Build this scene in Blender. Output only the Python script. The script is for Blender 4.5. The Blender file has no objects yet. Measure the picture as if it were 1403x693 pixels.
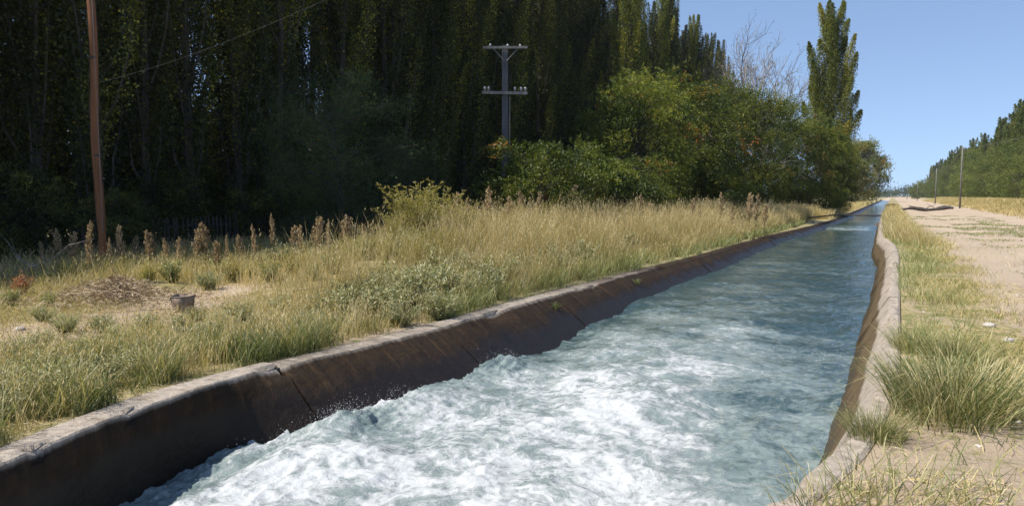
import bpy, math, random
import numpy as np
from mathutils import Vector, Matrix

# ------------------------------------------------------------------ camera, sky, sun, exposure
scene = bpy.context.scene
COL = scene.collection
FPX, CX, CY, VX, VY = 1000.0, 701.5, 346.5, 1222.0, 268.0
PITCH = math.atan((CY - VY) / FPX)
YAW = math.atan((VX - CX) / FPX * math.cos(PITCH))
cam_data = bpy.data.cameras.new('camera')
cam_data.sensor_width = 36.0
cam_data.lens = FPX / 1403.0 * 36.0
cam_data.clip_start = 0.05
cam_data.clip_end = 20000.0
cam = bpy.data.objects.new('camera', cam_data)
COL.objects.link(cam)
cam.location = (0, 0, 0)
cam.rotation_euler = (math.pi / 2 - PITCH, 0, YAW)
scene.camera = cam

SUN_EL = math.radians(55)
SUN_XY = Vector((-0.70, -0.71)).normalized()
world = bpy.data.worlds.new('World')
scene.world = world
world.use_nodes = True
wn = world.node_tree
for n in list(wn.nodes): wn.nodes.remove(n)
wo = wn.nodes.new('ShaderNodeOutputWorld'); wb = wn.nodes.new('ShaderNodeBackground')
sky = wn.nodes.new('ShaderNodeTexSky')
sky.sky_type = 'NISHITA'; sky.sun_disc = False
sky.sun_elevation = SUN_EL
sky.sun_rotation = math.atan2(SUN_XY.x, SUN_XY.y) % (2 * math.pi)
sky.air_density = 1.0; sky.dust_density = 0.2; sky.ozone_density = 2.5; sky.altitude = 300
wb.inputs['Strength'].default_value = 0.14
wc = wn.nodes.new('ShaderNodeTexCoord'); wa_ = wn.nodes.new('ShaderNodeVectorMath'); wa_.operation = 'ADD'; wa_.inputs[1].default_value = (0, 0, 0.17)
wz = wn.nodes.new('ShaderNodeVectorMath'); wz.operation = 'NORMALIZE'; wt = wn.nodes.new('ShaderNodeVectorMath'); wt.operation = 'MULTIPLY'; wt.inputs[1].default_value = (1.10, 1.02, 0.97)
wn.links.new(wc.outputs['Generated'], wa_.inputs[0]); wn.links.new(wa_.outputs[0], wz.inputs[0]); wn.links.new(wz.outputs[0], sky.inputs[0])
wn.links.new(sky.outputs[0], wt.inputs[0]); wn.links.new(wt.outputs[0], wb.inputs[0]); wn.links.new(wb.outputs[0], wo.inputs[0])
sd = bpy.data.lights.new('sun', 'SUN'); sd.energy = 5.0; sd.angle = math.radians(0.53); sd.color = (1.0, 0.94, 0.85)
so = bpy.data.objects.new('sun', sd); COL.objects.link(so)
sdir = Vector((SUN_XY.x * math.cos(SUN_EL), SUN_XY.y * math.cos(SUN_EL), math.sin(SUN_EL)))
so.rotation_euler = sdir.to_track_quat('Z', 'Y').to_euler(); so.location = (-30, -30, 60)
scene.view_settings.view_transform = 'Standard'; scene.view_settings.look = 'None'
scene.view_settings.exposure = 0.55; scene.view_settings.gamma = 1.0
scene.view_settings.use_curve_mapping = False
scene.render.engine = 'CYCLES'
scene.cycles.max_bounces = 6; scene.cycles.diffuse_bounces = 3; scene.cycles.transmission_bounces = 3
scene.cycles.use_denoising = True

# ------------------------------------------------------------------ helpers
_F = np.array([-math.sin(YAW) * math.cos(PITCH), math.cos(YAW) * math.cos(PITCH), -math.sin(PITCH)])
_R = np.array([math.cos(YAW), math.sin(YAW), 0.0]); _U = np.cross(_R, _F)
def ray(x, y): return _F + _R * (x - CX) / FPX - _U * (y - CY) / FPX
def on_plane(x, y, z):
    d = ray(x, y); return d * (z / d[2])
def at_depth(x, y, zf): return ray(x, y) * zf

def hash2(ix, iy, seed):
    h = (ix.astype(np.int64) * 374761393 + iy.astype(np.int64) * 668265263 + seed * 974634777) & 0xFFFFFFFF
    h = ((h ^ (h >> 13)) * 1274126177) & 0xFFFFFFFF
    h = ((h ^ (h >> 16)) * 2246822519) & 0xFFFFFFFF
    return ((h ^ (h >> 15)) & 0xFFFFFF) / float(0xFFFFFF)
def vnoise(x, y, seed=0):
    x = np.asarray(x, float); y = np.asarray(y, float)
    ix = np.floor(x); iy = np.floor(y); fx = x - ix; fy = y - iy
    fx = fx * fx * fx * (fx * (fx * 6 - 15) + 10); fy = fy * fy * fy * (fy * (fy * 6 - 15) + 10)
    a = hash2(ix, iy, seed); b = hash2(ix + 1, iy, seed); c = hash2(ix, iy + 1, seed); d = hash2(ix + 1, iy + 1, seed)
    return (a * (1 - fx) + b * fx) * (1 - fy) + (c * (1 - fx) + d * fx) * fy
def fbm(x, y, seed=0, octv=4):
    s = 0; a = 0.5; t = 0
    for k in range(octv):
        s = s + a * vnoise(x, y, seed + k * 17); t += a; a *= 0.5
        x, y = x * 1.62 + y * 1.18 + 3.1, -x * 1.18 + y * 1.62 + 7.7
    return s / t
def ridged(x, y, seed=0, octv=3):
    s = 0; a = 0.5; t = 0
    for k in range(octv):
        s = s + a * (1 - np.abs(2 * vnoise(x, y, seed + k * 31) - 1)); t += a; a *= 0.5
        x, y = x * 1.62 + y * 1.18 + 5.1, -x * 1.18 + y * 1.62 + 2.7
    return s / t
def sstep(a, b, x):
    t = np.clip((np.asarray(x, float) - a) / (b - a), 0, 1); return t * t * (3 - 2 * t)

def make_mesh(name, V, quads=None, tris=None, attrs=None, smooth=False, mats=()):
    V = np.asarray(V, np.float32); me = bpy.data.meshes.new(name)
    nq = 0 if quads is None else len(quads); nt = 0 if tris is None else len(tris)
    me.vertices.add(len(V)); me.vertices.foreach_set('co', V.ravel())
    idx = []; 
    if nq: idx.append(np.asarray(quads, np.int32).ravel())
    if nt: idx.append(np.asarray(tris, np.int32).ravel())
    idx = np.concatenate(idx)
    me.loops.add(len(idx)); me.loops.foreach_set('vertex_index', idx)
    me.polygons.add(nq + nt)
    st = np.concatenate([np.arange(nq) * 4, nq * 4 + np.arange(nt) * 3]).astype(np.int32)
    me.polygons.foreach_set('loop_start', st)
    me.polygons.foreach_set('use_smooth', np.full(nq + nt, smooth, dtype=bool))
    me.update(calc_edges=True)
    for k, v in (attrs or {}).items():
        a = me.attributes.new(k, 'FLOAT', 'POINT'); a.data.foreach_set('value', np.asarray(v, np.float32))
    for m in mats: me.materials.append(m)
    return me

class Geo:
    """collects geometry for one mesh"""
    def __init__(s): s.V = []; s.Q = []; s.T = []; s.A = []; s.n = 0
    def add(s, V, Q=None, T=None, tint=0.5):
        V = np.asarray(V, float).reshape(-1, 3)
        if Q is not None and len(Q): s.Q.append(np.asarray(Q, int).reshape(-1, 4) + s.n)
        if T is not None and len(T): s.T.append(np.asarray(T, int).reshape(-1, 3) + s.n)
        s.V.append(V); t = np.asarray(tint, float)
        s.A.append(np.full(len(V), float(t)) if t.ndim == 0 else t); s.n += len(V)
    def mesh(s, name, mat, smooth=False):
        return make_mesh(name, np.concatenate(s.V), np.concatenate(s.Q) if s.Q else None,
                         np.concatenate(s.T) if s.T else None, {'tint': np.concatenate(s.A)}, smooth, (mat,))
    def tube(s, P, r, sides=6, tint=0.5, cap=True):
        P = np.asarray(P, float); r = np.broadcast_to(np.asarray(r, float), (len(P),))
        T = np.gradient(P, axis=0); T /= np.linalg.norm(T, axis=1)[:, None] + 1e-9
        ref = np.array([0, 0, 1.0]) if abs(T[0][2]) < 0.9 else np.array([1.0, 0, 0])
        A = np.cross(T, ref); A /= np.linalg.norm(A, axis=1)[:, None] + 1e-9; B = np.cross(T, A)
        ang = np.arange(sides) * 2 * np.pi / sides
        ring = P[:, None, :] + r[:, None, None] * (np.cos(ang)[None, :, None] * A[:, None, :] + np.sin(ang)[None, :, None] * B[:, None, :])
        V = ring.reshape(-1, 3); m = len(P); Q = []
        for i in range(m - 1):
            for j in range(sides):
                k = (j + 1) % sides
                Q.append((i * sides + j, i * sides + k, (i + 1) * sides + k, (i + 1) * sides + j))
        Tt = []
        if cap:
            V = np.vstack([V, P[0], P[-1]]); c0, c1 = m * sides, m * sides + 1
            for j in range(sides):
                k = (j + 1) % sides
                Tt += [(c0, k, j), (c1, (m - 1) * sides + j, (m - 1) * sides + k)]
        s.add(V, Q, Tt, tint)
    def box(s, c, size, rot=None, tint=0.5):
        hx, hy, hz = [v / 2 for v in size]
        V = np.array([[x, y, z] for x in (-hx, hx) for y in (-hy, hy) for z in (-hz, hz)])
        if rot is not None: V = V @ np.asarray(rot).T
        s.add(V + np.asarray(c, float), [(0, 1, 3, 2), (4, 6, 7, 5), (0, 4, 5, 1), (2, 3, 7, 6), (0, 2, 6, 4), (1, 5, 7, 3)], None, tint)
    def lathe(s, prof, c, sides=24, tint=0.5, wob=0.0, rng=None):
        prof = np.asarray(prof, float); ang = np.arange(sides) * 2 * np.pi / sides
        w = 1 + (wob * (rng.random(sides) - 0.5) if rng is not None else np.zeros(sides))
        V = np.stack([prof[:, None, 0] * np.cos(ang) * w, prof[:, None, 0] * np.sin(ang) * w, np.repeat(prof[:, 1:2], sides, 1)], -1).reshape(-1, 3) + np.asarray(c, float)
        Q = [(i * sides + j, i * sides + (j + 1) % sides, (i + 1) * sides + (j + 1) % sides, (i + 1) * sides + j) for i in range(len(prof) - 1) for j in range(sides)]
        s.add(V, Q, None, tint)
    def leaves(s, C, A, rng, length, width, tint, spread=1.0):
        """diamond leaves: C base points, A axis directions"""
        C = np.asarray(C, float); N = len(C)
        if N == 0: return
        A = np.asarray(A, float); A = A / (np.linalg.norm(A, axis=1)[:, None] + 1e-9)
        rnd = rng.normal(size=(N, 3)); S = np.cross(A, rnd); S /= np.linalg.norm(S, axis=1)[:, None] + 1e-9
        Nn = np.cross(A, S)
        L = np.broadcast_to(length, (N,))[:, None] * (0.7 + 0.6 * rng.random((N, 1))); W = np.broadcast_to(width, (N,))[:, None] * (0.7 + 0.6 * rng.random((N, 1)))
        mid = C + A * L * 0.45 + Nn * L * 0.08
        V = np.stack([C, mid + S * W * 0.5, C + A * L - Nn * L * 0.06, mid - S * W * 0.5], 1).reshape(-1, 3)
        Q = np.arange(N * 4).reshape(-1, 4)
        s.add(V, Q, None, np.repeat(np.broadcast_to(tint, (N,)), 4))
    def blades(s, P, rng, height, width, lean, tint, azim=None, droop=0.6):
        """bent tapering grass blades"""
        P = np.asarray(P, float); N = len(P)
        if N == 0: return
        az = rng.random(N) * 2 * np.pi if azim is None else azim
        D = np.stack([np.cos(az), np.sin(az), np.zeros(N)], 1); S = np.stack([-np.sin(az), np.cos(az), np.zeros(N)], 1)
        tw = rng.random(N) * np.pi; S = S * np.cos(tw)[:, None] + D * np.sin(tw)[:, None]
        H = np.broadcast_to(height, (N,))[:, None]; W = np.broadcast_to(width, (N,))[:, None]; Ln = np.broadcast_to(lean, (N,))[:, None]
        Z = np.array([0, 0, 1.0])
        p1 = P + Z * H * 0.40 + D * H * Ln * 0.22
        p2 = P + Z * H * 0.75 + D * H * Ln * 0.60
        p3 = P + Z * H * (1.0 - droop * Ln * 0.35) + D * H * Ln * 1.05
        V = np.stack([P - S * W * .5, P + S * W * .5, p1 - S * W * .45, p1 + S * W * .45, p2 - S * W * .3, p2 + S * W * .3, p3], 1).reshape(-1, 3)
        b = np.arange(N)[:, None] * 7
        Q = np.concatenate([b + np.array([[0, 1, 3, 2]]), b + np.array([[2, 3, 5, 4]])]); T = b + np.array([[4, 5, 6]])
        s.add(V, Q, T, np.repeat(np.broadcast_to(tint, (N,)), 7))
        return p3

def link(name, data, parent=None, loc=None, label=None, cat=None, group=None, kind=None):
    o = bpy.data.objects.new(name, data); COL.objects.link(o)
    if parent is not None: o.parent = parent
    if loc is not None: o.location = loc
    if label: o['label'] = label
    if cat: o['category'] = cat
    if group: o['group'] = group
    if kind: o['kind'] = kind
    return o

def place(name, parts, loc, rotz=0.0, scale=1.0, label='', cat='', group=None, tilt=(0, 0)):
    """an Empty at the base with its part meshes (shared data)"""
    e = link(name, None, None, loc, label, cat, group)
    e.rotation_euler = (tilt[0], tilt[1], rotz)
    e.scale = (scale,) * 3 if not hasattr(scale, '__len__') else scale
    e.empty_display_size = 0.2
    for pn, me in parts: link(pn, me, e)
    return e

# ------------------------------------------------------------------ materials
def new_mat(name):
    m = bpy.data.materials.new(name); m.use_nodes = True; nt = m.node_tree
    for n in list(nt.nodes): nt.nodes.remove(n)
    return m, nt
def N(nt, t, **kw):
    n = nt.nodes.new(t)
    for k, v in kw.items():
        if k in n.inputs.keys(): n.inputs[k].default_value = v
        else: setattr(n, k, v)
    return n
def L(nt, a, b): nt.links.new(a, b)
def ramp(nt, stops, src=None):
    r = nt.nodes.new('ShaderNodeValToRGB'); e = r.color_ramp.elements
    while len(e) < len(stops): e.new(0.5)
    for i, (p, c) in enumerate(stops):
        e[i].position = p; e[i].color = (*c, 1) if len(c) == 3 else c
    if src is not None: L(nt, src, r.inputs[0])
    return r
def math_n(nt, op, a, b=None, clamp=False):
    n = nt.nodes.new('ShaderNodeMath'); n.operation = op; n.use_clamp = clamp
    for i, v in enumerate((a, b)):
        if v is None: continue
        if isinstance(v, (int, float)): n.inputs[i].default_value = v
        else: L(nt, v, n.inputs[i])
    return n.outputs[0]
def smooth_n(nt, v, a, b):
    n = nt.nodes.new('ShaderNodeMapRange'); n.interpolation_type = 'SMOOTHSTEP'
    L(nt, v, n.inputs[0])
    for i, q in ((1, a), (2, b)):
        if isinstance(q, (int, float)): n.inputs[i].default_value = q
        else: L(nt, q, n.inputs[i])
    return n.outputs[0]
def mix_c(nt, f, a, b, mode='MIX'):
    n = nt.nodes.new('ShaderNodeMix'); n.data_type = 'RGBA'; n.blend_type = mode
    if isinstance(f, (int, float)): n.inputs[0].default_value = f
    else: L(nt, f, n.inputs[0])
    for i, v in ((6, a), (7, b)):
        if isinstance(v, tuple): n.inputs[i].default_value = (*v, 1)
        else: L(nt, v, n.inputs[i])
    return n.outputs[2]
def noise_n(nt, vec, scale, detail=4, rough=0.55, dist=0.0):
    n = nt.nodes.new('ShaderNodeTexNoise'); n.inputs['Scale'].default_value = scale; n.inputs['Detail'].default_value = detail
    n.inputs['Roughness'].default_value = rough; n.inputs['Distortion'].default_value = dist
    if vec is not None: L(nt, vec, n.inputs['Vector'])
    return n.outputs['Fac']

def leaf_mat(name, stops, trans=0.35, gloss=0.06, rough=0.5):
    m, nt = new_mat(name)
    at = N(nt, 'ShaderNodeAttribute', attribute_name='tint')
    oi = N(nt, 'ShaderNodeObjectInfo')
    r = ramp(nt, stops, at.outputs['Fac'])
    v = math_n(nt, 'MULTIPLY_ADD', oi.outputs['Random'], 0.35); v.node.inputs[2].default_value = 0.82
    hsv = N(nt, 'ShaderNodeHueSaturation'); L(nt, r.outputs[0], hsv.inputs['Color']); L(nt, v, hsv.inputs['Value'])
    d = N(nt, 'ShaderNodeBsdfDiffuse'); t = N(nt, 'ShaderNodeBsdfTranslucent'); g = N(nt, 'ShaderNodeBsdfGlossy'); g.inputs['Roughness'].default_value = rough
    L(nt, hsv.outputs[0], d.inputs[0])
    tc = mix_c(nt, 1.0, hsv.outputs[0], (1.25, 1.2, 0.65), 'MULTIPLY'); L(nt, tc, t.inputs[0])
    m1 = N(nt, 'ShaderNodeMixShader'); m1.inputs[0].default_value = trans; L(nt, d.outputs[0], m1.inputs[1]); L(nt, t.outputs[0], m1.inputs[2])
    m2 = N(nt, 'ShaderNodeMixShader'); m2.inputs[0].default_value = gloss; L(nt, m1.outputs[0], m2.inputs[1]); L(nt, g.outputs[0], m2.inputs[2])
    o = N(nt, 'ShaderNodeOutputMaterial'); L(nt, m2.outputs[0], o.inputs[0]); return m

def bark_mat(name, c1, c2, scale=6.0, stretch=0.15, rough=0.9, bump=0.4):
    m, nt = new_mat(name)
    tc = N(nt, 'ShaderNodeTexCoord'); mp = N(nt, 'ShaderNodeMapping'); mp.inputs['Scale'].default_value = (1, 1, stretch)
    L(nt, tc.outputs['Object'], mp.inputs[0])
    n1 = noise_n(nt, mp.outputs[0], scale, 5, 0.65)
    r = ramp(nt, [(0.3, c1), (0.7, c2)], n1)
    b = N(nt, 'ShaderNodeBsdfPrincipled'); b.inputs['Roughness'].default_value = rough
    L(nt, r.outputs[0], b.inputs['Base Color'])
    bp = N(nt, 'ShaderNodeBump'); bp.inputs['Strength'].default_value = bump; bp.inputs['Distance'].default_value = 0.02
    L(nt, noise_n(nt, mp.outputs[0], scale * 4, 4, 0.6), bp.inputs['Height']); L(nt, bp.outputs[0], b.inputs['Normal'])
    o = N(nt, 'ShaderNodeOutputMaterial'); L(nt, b.outputs[0], o.inputs[0]); return m

M = {}
M['poplar'] = leaf_mat('shaded_poplar_leaf', [(0, (0.010, 0.017, 0.003)), (0.45, (0.036, 0.047, 0.007)), (0.78, (0.12, 0.13, 0.018)), (0.95, (0.30, 0.29, 0.035)), (1.0, (0.40, 0.30, 0.03))], 0.26, 0.03)  # leaf colour darkened for the windbreak's shade, brightest tints for lit plumes
M['locust'] = leaf_mat('locust_leaf', [(0, (0.016, 0.034, 0.007)), (0.5, (0.084, 0.112, 0.014)), (0.88, (0.24, 0.25, 0.03)), (0.95, (0.26, 0.13, 0.02)), (1.0, (0.36, 0.13, 0.02))], 0.38, 0.025)
M['locust_yellow'] = leaf_mat('turning_leaf', [(0, (0.06, 0.09, 0.012)), (0.5, (0.15, 0.16, 0.02)), (0.85, (0.19, 0.16, 0.025)), (1.0, (0.34, 0.18, 0.03))], 0.35, 0.05)
M['willow'] = leaf_mat('willow_leaf', [(0, (0.035, 0.055, 0.03)), (0.6, (0.07, 0.10, 0.05)), (1.0, (0.13, 0.15, 0.06))], 0.3, 0.0)
M['far'] = leaf_mat('far_leaf', [(0, (0.03, 0.05, 0.015)), (0.6, (0.07, 0.10, 0.025)), (1.0, (0.13, 0.15, 0.04))], 0.3, 0.03)
M['poplar_lit'] = leaf_mat('lit_poplar_leaf', [(0, (0.05, 0.075, 0.012)), (0.45, (0.15, 0.175, 0.024)), (0.93, (0.36, 0.34, 0.045)), (1.0, (0.45, 0.34, 0.04))], 0.36, 0.03)  # brighter copy of the poplar leaf, sunlight put into its yellow-green
M['roadside'] = leaf_mat('roadside_leaf', [(0, (0.05, 0.075, 0.018)), (0.5, (0.12, 0.15, 0.035)), (0.9, (0.22, 0.22, 0.06)), (1.0, (0.30, 0.20, 0.05))], 0.35, 0.02)
M['bark'] = bark_mat('bark', (0.03, 0.025, 0.02), (0.09, 0.075, 0.06), 5)
M['grey_bark'] = bark_mat('grey_bark', (0.11, 0.095, 0.08), (0.27, 0.24, 0.21), 8)
M['straw'] = leaf_mat('dry_grass_blade', [(0, (0.15, 0.18, 0.05)), (0.25, (0.33, 0.29, 0.11)), (0.6, (0.52, 0.41, 0.20)), (1.0, (0.70, 0.60, 0.38))], 0.35, 0.03)
M['green_grass'] = leaf_mat('green_grass_blade', [(0, (0.07, 0.11, 0.03)), (0.5, (0.185, 0.215, 0.075)), (0.8, (0.34, 0.34, 0.15)), (1.0, (0.56, 0.47, 0.26))], 0.38, 0.035, 0.5)
M['silver'] = leaf_mat('silver_leaf', [(0, (0.11, 0.13, 0.045)), (0.5, (0.28, 0.29, 0.125)), (1.0, (0.52, 0.50, 0.33))], 0.3, 0.03)
M['seed'] = leaf_mat('seed_head', [(0, (0.13, 0.14, 0.05)), (0.3, (0.16, 0.11, 0.055)), (0.7, (0.45, 0.33, 0.20)), (1.0, (0.62, 0.50, 0.33))], 0.25, 0.02)
M['fennel'] = leaf_mat('feathery_leaf', [(0, (0.12, 0.13, 0.035)), (0.5, (0.27, 0.25, 0.075)), (1.0, (0.47, 0.39, 0.15))], 0.4, 0.02)
M['russet'] = leaf_mat('russet_leaf', [(0, (0.16, 0.05, 0.03)), (0.5, (0.30, 0.10, 0.05)), (1.0, (0.40, 0.24, 0.12))], 0.3, 0.03)
M['brush'] = leaf_mat('dead_brush', [(0, (0.14, 0.085, 0.055)), (0.5, (0.34, 0.25, 0.16)), (1.0, (0.58, 0.48, 0.33))], 0.1, 0.02)
M['pole_wood'] = bark_mat('pole_wood', (0.08, 0.03, 0.011), (0.28, 0.11, 0.036), 9, 0.06, 0.75, 0.5)
M['grey_wood'] = bark_mat('grey_wood', (0.08, 0.075, 0.07), (0.20, 0.19, 0.18), 9, 0.08, 0.85)
M['dark_wood'] = bark_mat('dark_wood', (0.025, 0.022, 0.02), (0.075, 0.063, 0.053), 9, 0.08, 0.9)
M['pole_concrete'] = bark_mat('pole_concrete', (0.045, 0.047, 0.053), (0.095, 0.098, 0.108), 5, 0.3, 0.85, 0.3)
M['rust'] = bark_mat('weathered_pail', (0.09, 0.062, 0.042), (0.34, 0.26, 0.19), 11, 0.12, 0.8, 0.5)
M['porcelain'] = bark_mat('porcelain', (0.28, 0.28, 0.30), (0.42, 0.42, 0.43), 3, 1, 0.25, 0.0)
M['cable'] = bark_mat('cable', (0.10, 0.10, 0.10), (0.22, 0.22, 0.22), 3, 1, 0.6, 0.0)
M['stone'] = bark_mat('stone', (0.30, 0.27, 0.24), (0.52, 0.48, 0.44), 9, 1, 0.9, 0.5)

def concrete_mat():
    m, nt = new_mat('canal_concrete')
    geo = N(nt, 'ShaderNodeNewGeometry'); pos = geo.outputs['Position']
    wa = N(nt, 'ShaderNodeAttribute', attribute_name='above')     # height above the water line
    sep = N(nt, 'ShaderNodeSeparateXYZ'); L(nt, pos, sep.inputs[0])
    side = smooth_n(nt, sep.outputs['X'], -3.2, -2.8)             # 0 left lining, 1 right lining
    n1 = noise_n(nt, pos, 1.3, 6, 0.65); n2 = noise_n(nt, pos, 9.0, 5, 0.65); n3 = noise_n(nt, pos, 60.0, 3, 0.6)
    mp = N(nt, 'ShaderNodeMapping'); mp.inputs['Scale'].default_value = (0.5, 4.5, 0.5); L(nt, pos, mp.inputs[0])
    streak = noise_n(nt, mp.outputs[0], 2.0, 4, 0.6)
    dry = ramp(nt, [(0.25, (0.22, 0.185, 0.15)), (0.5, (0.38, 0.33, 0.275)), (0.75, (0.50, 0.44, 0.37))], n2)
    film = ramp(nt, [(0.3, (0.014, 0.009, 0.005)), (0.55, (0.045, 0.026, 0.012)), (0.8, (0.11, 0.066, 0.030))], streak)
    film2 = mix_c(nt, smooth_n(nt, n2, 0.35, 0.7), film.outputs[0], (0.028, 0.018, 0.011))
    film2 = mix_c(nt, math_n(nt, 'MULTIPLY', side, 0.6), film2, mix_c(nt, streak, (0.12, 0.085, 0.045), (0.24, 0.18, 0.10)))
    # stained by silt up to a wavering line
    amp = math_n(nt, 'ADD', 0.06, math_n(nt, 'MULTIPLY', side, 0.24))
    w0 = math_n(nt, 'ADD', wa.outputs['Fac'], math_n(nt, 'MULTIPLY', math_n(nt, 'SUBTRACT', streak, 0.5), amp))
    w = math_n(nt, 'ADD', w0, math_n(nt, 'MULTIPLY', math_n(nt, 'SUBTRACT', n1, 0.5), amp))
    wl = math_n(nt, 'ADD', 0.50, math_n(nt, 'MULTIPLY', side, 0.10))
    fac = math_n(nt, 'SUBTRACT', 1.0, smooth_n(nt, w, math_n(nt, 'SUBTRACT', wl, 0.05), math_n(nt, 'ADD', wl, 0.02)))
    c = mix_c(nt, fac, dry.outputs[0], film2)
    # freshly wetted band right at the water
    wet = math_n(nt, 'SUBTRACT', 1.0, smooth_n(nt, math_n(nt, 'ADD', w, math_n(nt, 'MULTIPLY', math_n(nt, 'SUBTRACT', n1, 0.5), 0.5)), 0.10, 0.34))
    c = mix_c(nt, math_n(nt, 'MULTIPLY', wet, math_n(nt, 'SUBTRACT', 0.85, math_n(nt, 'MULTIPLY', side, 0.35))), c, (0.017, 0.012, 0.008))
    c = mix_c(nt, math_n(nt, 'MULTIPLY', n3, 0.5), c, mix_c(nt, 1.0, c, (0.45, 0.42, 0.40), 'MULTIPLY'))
    b = N(nt, 'ShaderNodeBsdfPrincipled'); b.inputs['Specular IOR Level'].default_value = 0.22; L(nt, c, b.inputs['Base Color'])
    r = math_n(nt, 'SUBTRACT', 0.9, math_n(nt, 'MULTIPLY', wet, 0.55)); L(nt, r, b.inputs['Roughness'])
    blot = smooth_n(nt, noise_n(nt, pos, 3.2, 7, 0.72), 0.50, 0.66); c = mix_c(nt, math_n(nt, 'MULTIPLY', blot, 0.55), c, mix_c(nt, 1.0, c, (0.42, 0.39, 0.35), 'MULTIPLY')); L(nt, c, b.inputs['Base Color'])
    bp = N(nt, 'ShaderNodeBump'); bp.inputs['Strength'].default_value = 0.7; bp.inputs['Distance'].default_value = 0.035
    L(nt, math_n(nt, 'ADD', n2, math_n(nt, 'MULTIPLY', n3, 0.35)), bp.inputs['Height']); L(nt, bp.outputs[0], b.inputs['Normal'])
    o = N(nt, 'ShaderNodeOutputMaterial'); L(nt, b.outputs[0], o.inputs[0]); return m
M['concrete'] = concrete_mat()

def ground_mat():
    m, nt = new_mat('bank_soil')
    geo = N(nt, 'ShaderNodeNewGeometry'); pos = geo.outputs['Position']
    gr = N(nt, 'ShaderNodeAttribute', attribute_name='grass')     # litter of dead grass on the soil
    n1 = noise_n(nt, pos, 0.45, 6, 0.6); n2 = noise_n(nt, pos, 4.0, 6, 0.65); n3 = noise_n(nt, pos, 30, 5, 0.7); n4 = noise_n(nt, pos, 140, 3, 0.7)
    soil = ramp(nt, [(0.2, (0.26, 0.20, 0.14)), (0.5, (0.40, 0.315, 0.23)), (0.8, (0.49, 0.40, 0.305))], math_n(nt, 'ADD', math_n(nt, 'MULTIPLY', n1, 0.5), math_n(nt, 'MULTIPLY', n3, 0.5)))
    litter = ramp(nt, [(0.3, (0.17, 0.14, 0.06)), (0.5, (0.35, 0.29, 0.155)), (0.7, (0.48, 0.39, 0.24))], n3)
    green = ramp(nt, [(0.3, (0.10, 0.11, 0.04)), (0.7, (0.25, 0.23, 0.09))], n4)
    lit = mix_c(nt, smooth_n(nt, n2, 0.45, 0.62), litter.outputs[0], green.outputs[0])
    f = smooth_n(nt, math_n(nt, 'ADD', gr.outputs['Fac'], math_n(nt, 'MULTIPLY', math_n(nt, 'SUBTRACT', n2, 0.5), 1.1)), 0.38, 0.62)
    c = mix_c(nt, f, soil.outputs[0], lit)
    peb = smooth_n(nt, n4, 0.62, 0.75); c = mix_c(nt, math_n(nt, 'MULTIPLY', peb, 0.35), c, (0.20, 0.15, 0.11))
    b = N(nt, 'ShaderNodeBsdfPrincipled'); b.inputs['Roughness'].default_value = 0.95; b.inputs['Specular IOR Level'].default_value = 0.2
    L(nt, c, b.inputs['Base Color'])
    bp = N(nt, 'ShaderNodeBump'); bp.inputs['Strength'].default_value = 0.7; bp.inputs['Distance'].default_value = 0.04
    L(nt, math_n(nt, 'ADD', n3, math_n(nt, 'MULTIPLY', n4, 0.4)), bp.inputs['Height']); L(nt, bp.outputs[0], b.inputs['Normal'])
    o = N(nt, 'ShaderNodeOutputMaterial'); L(nt, b.outputs[0], o.inputs[0]); return m
M['ground'] = ground_mat()

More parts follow.
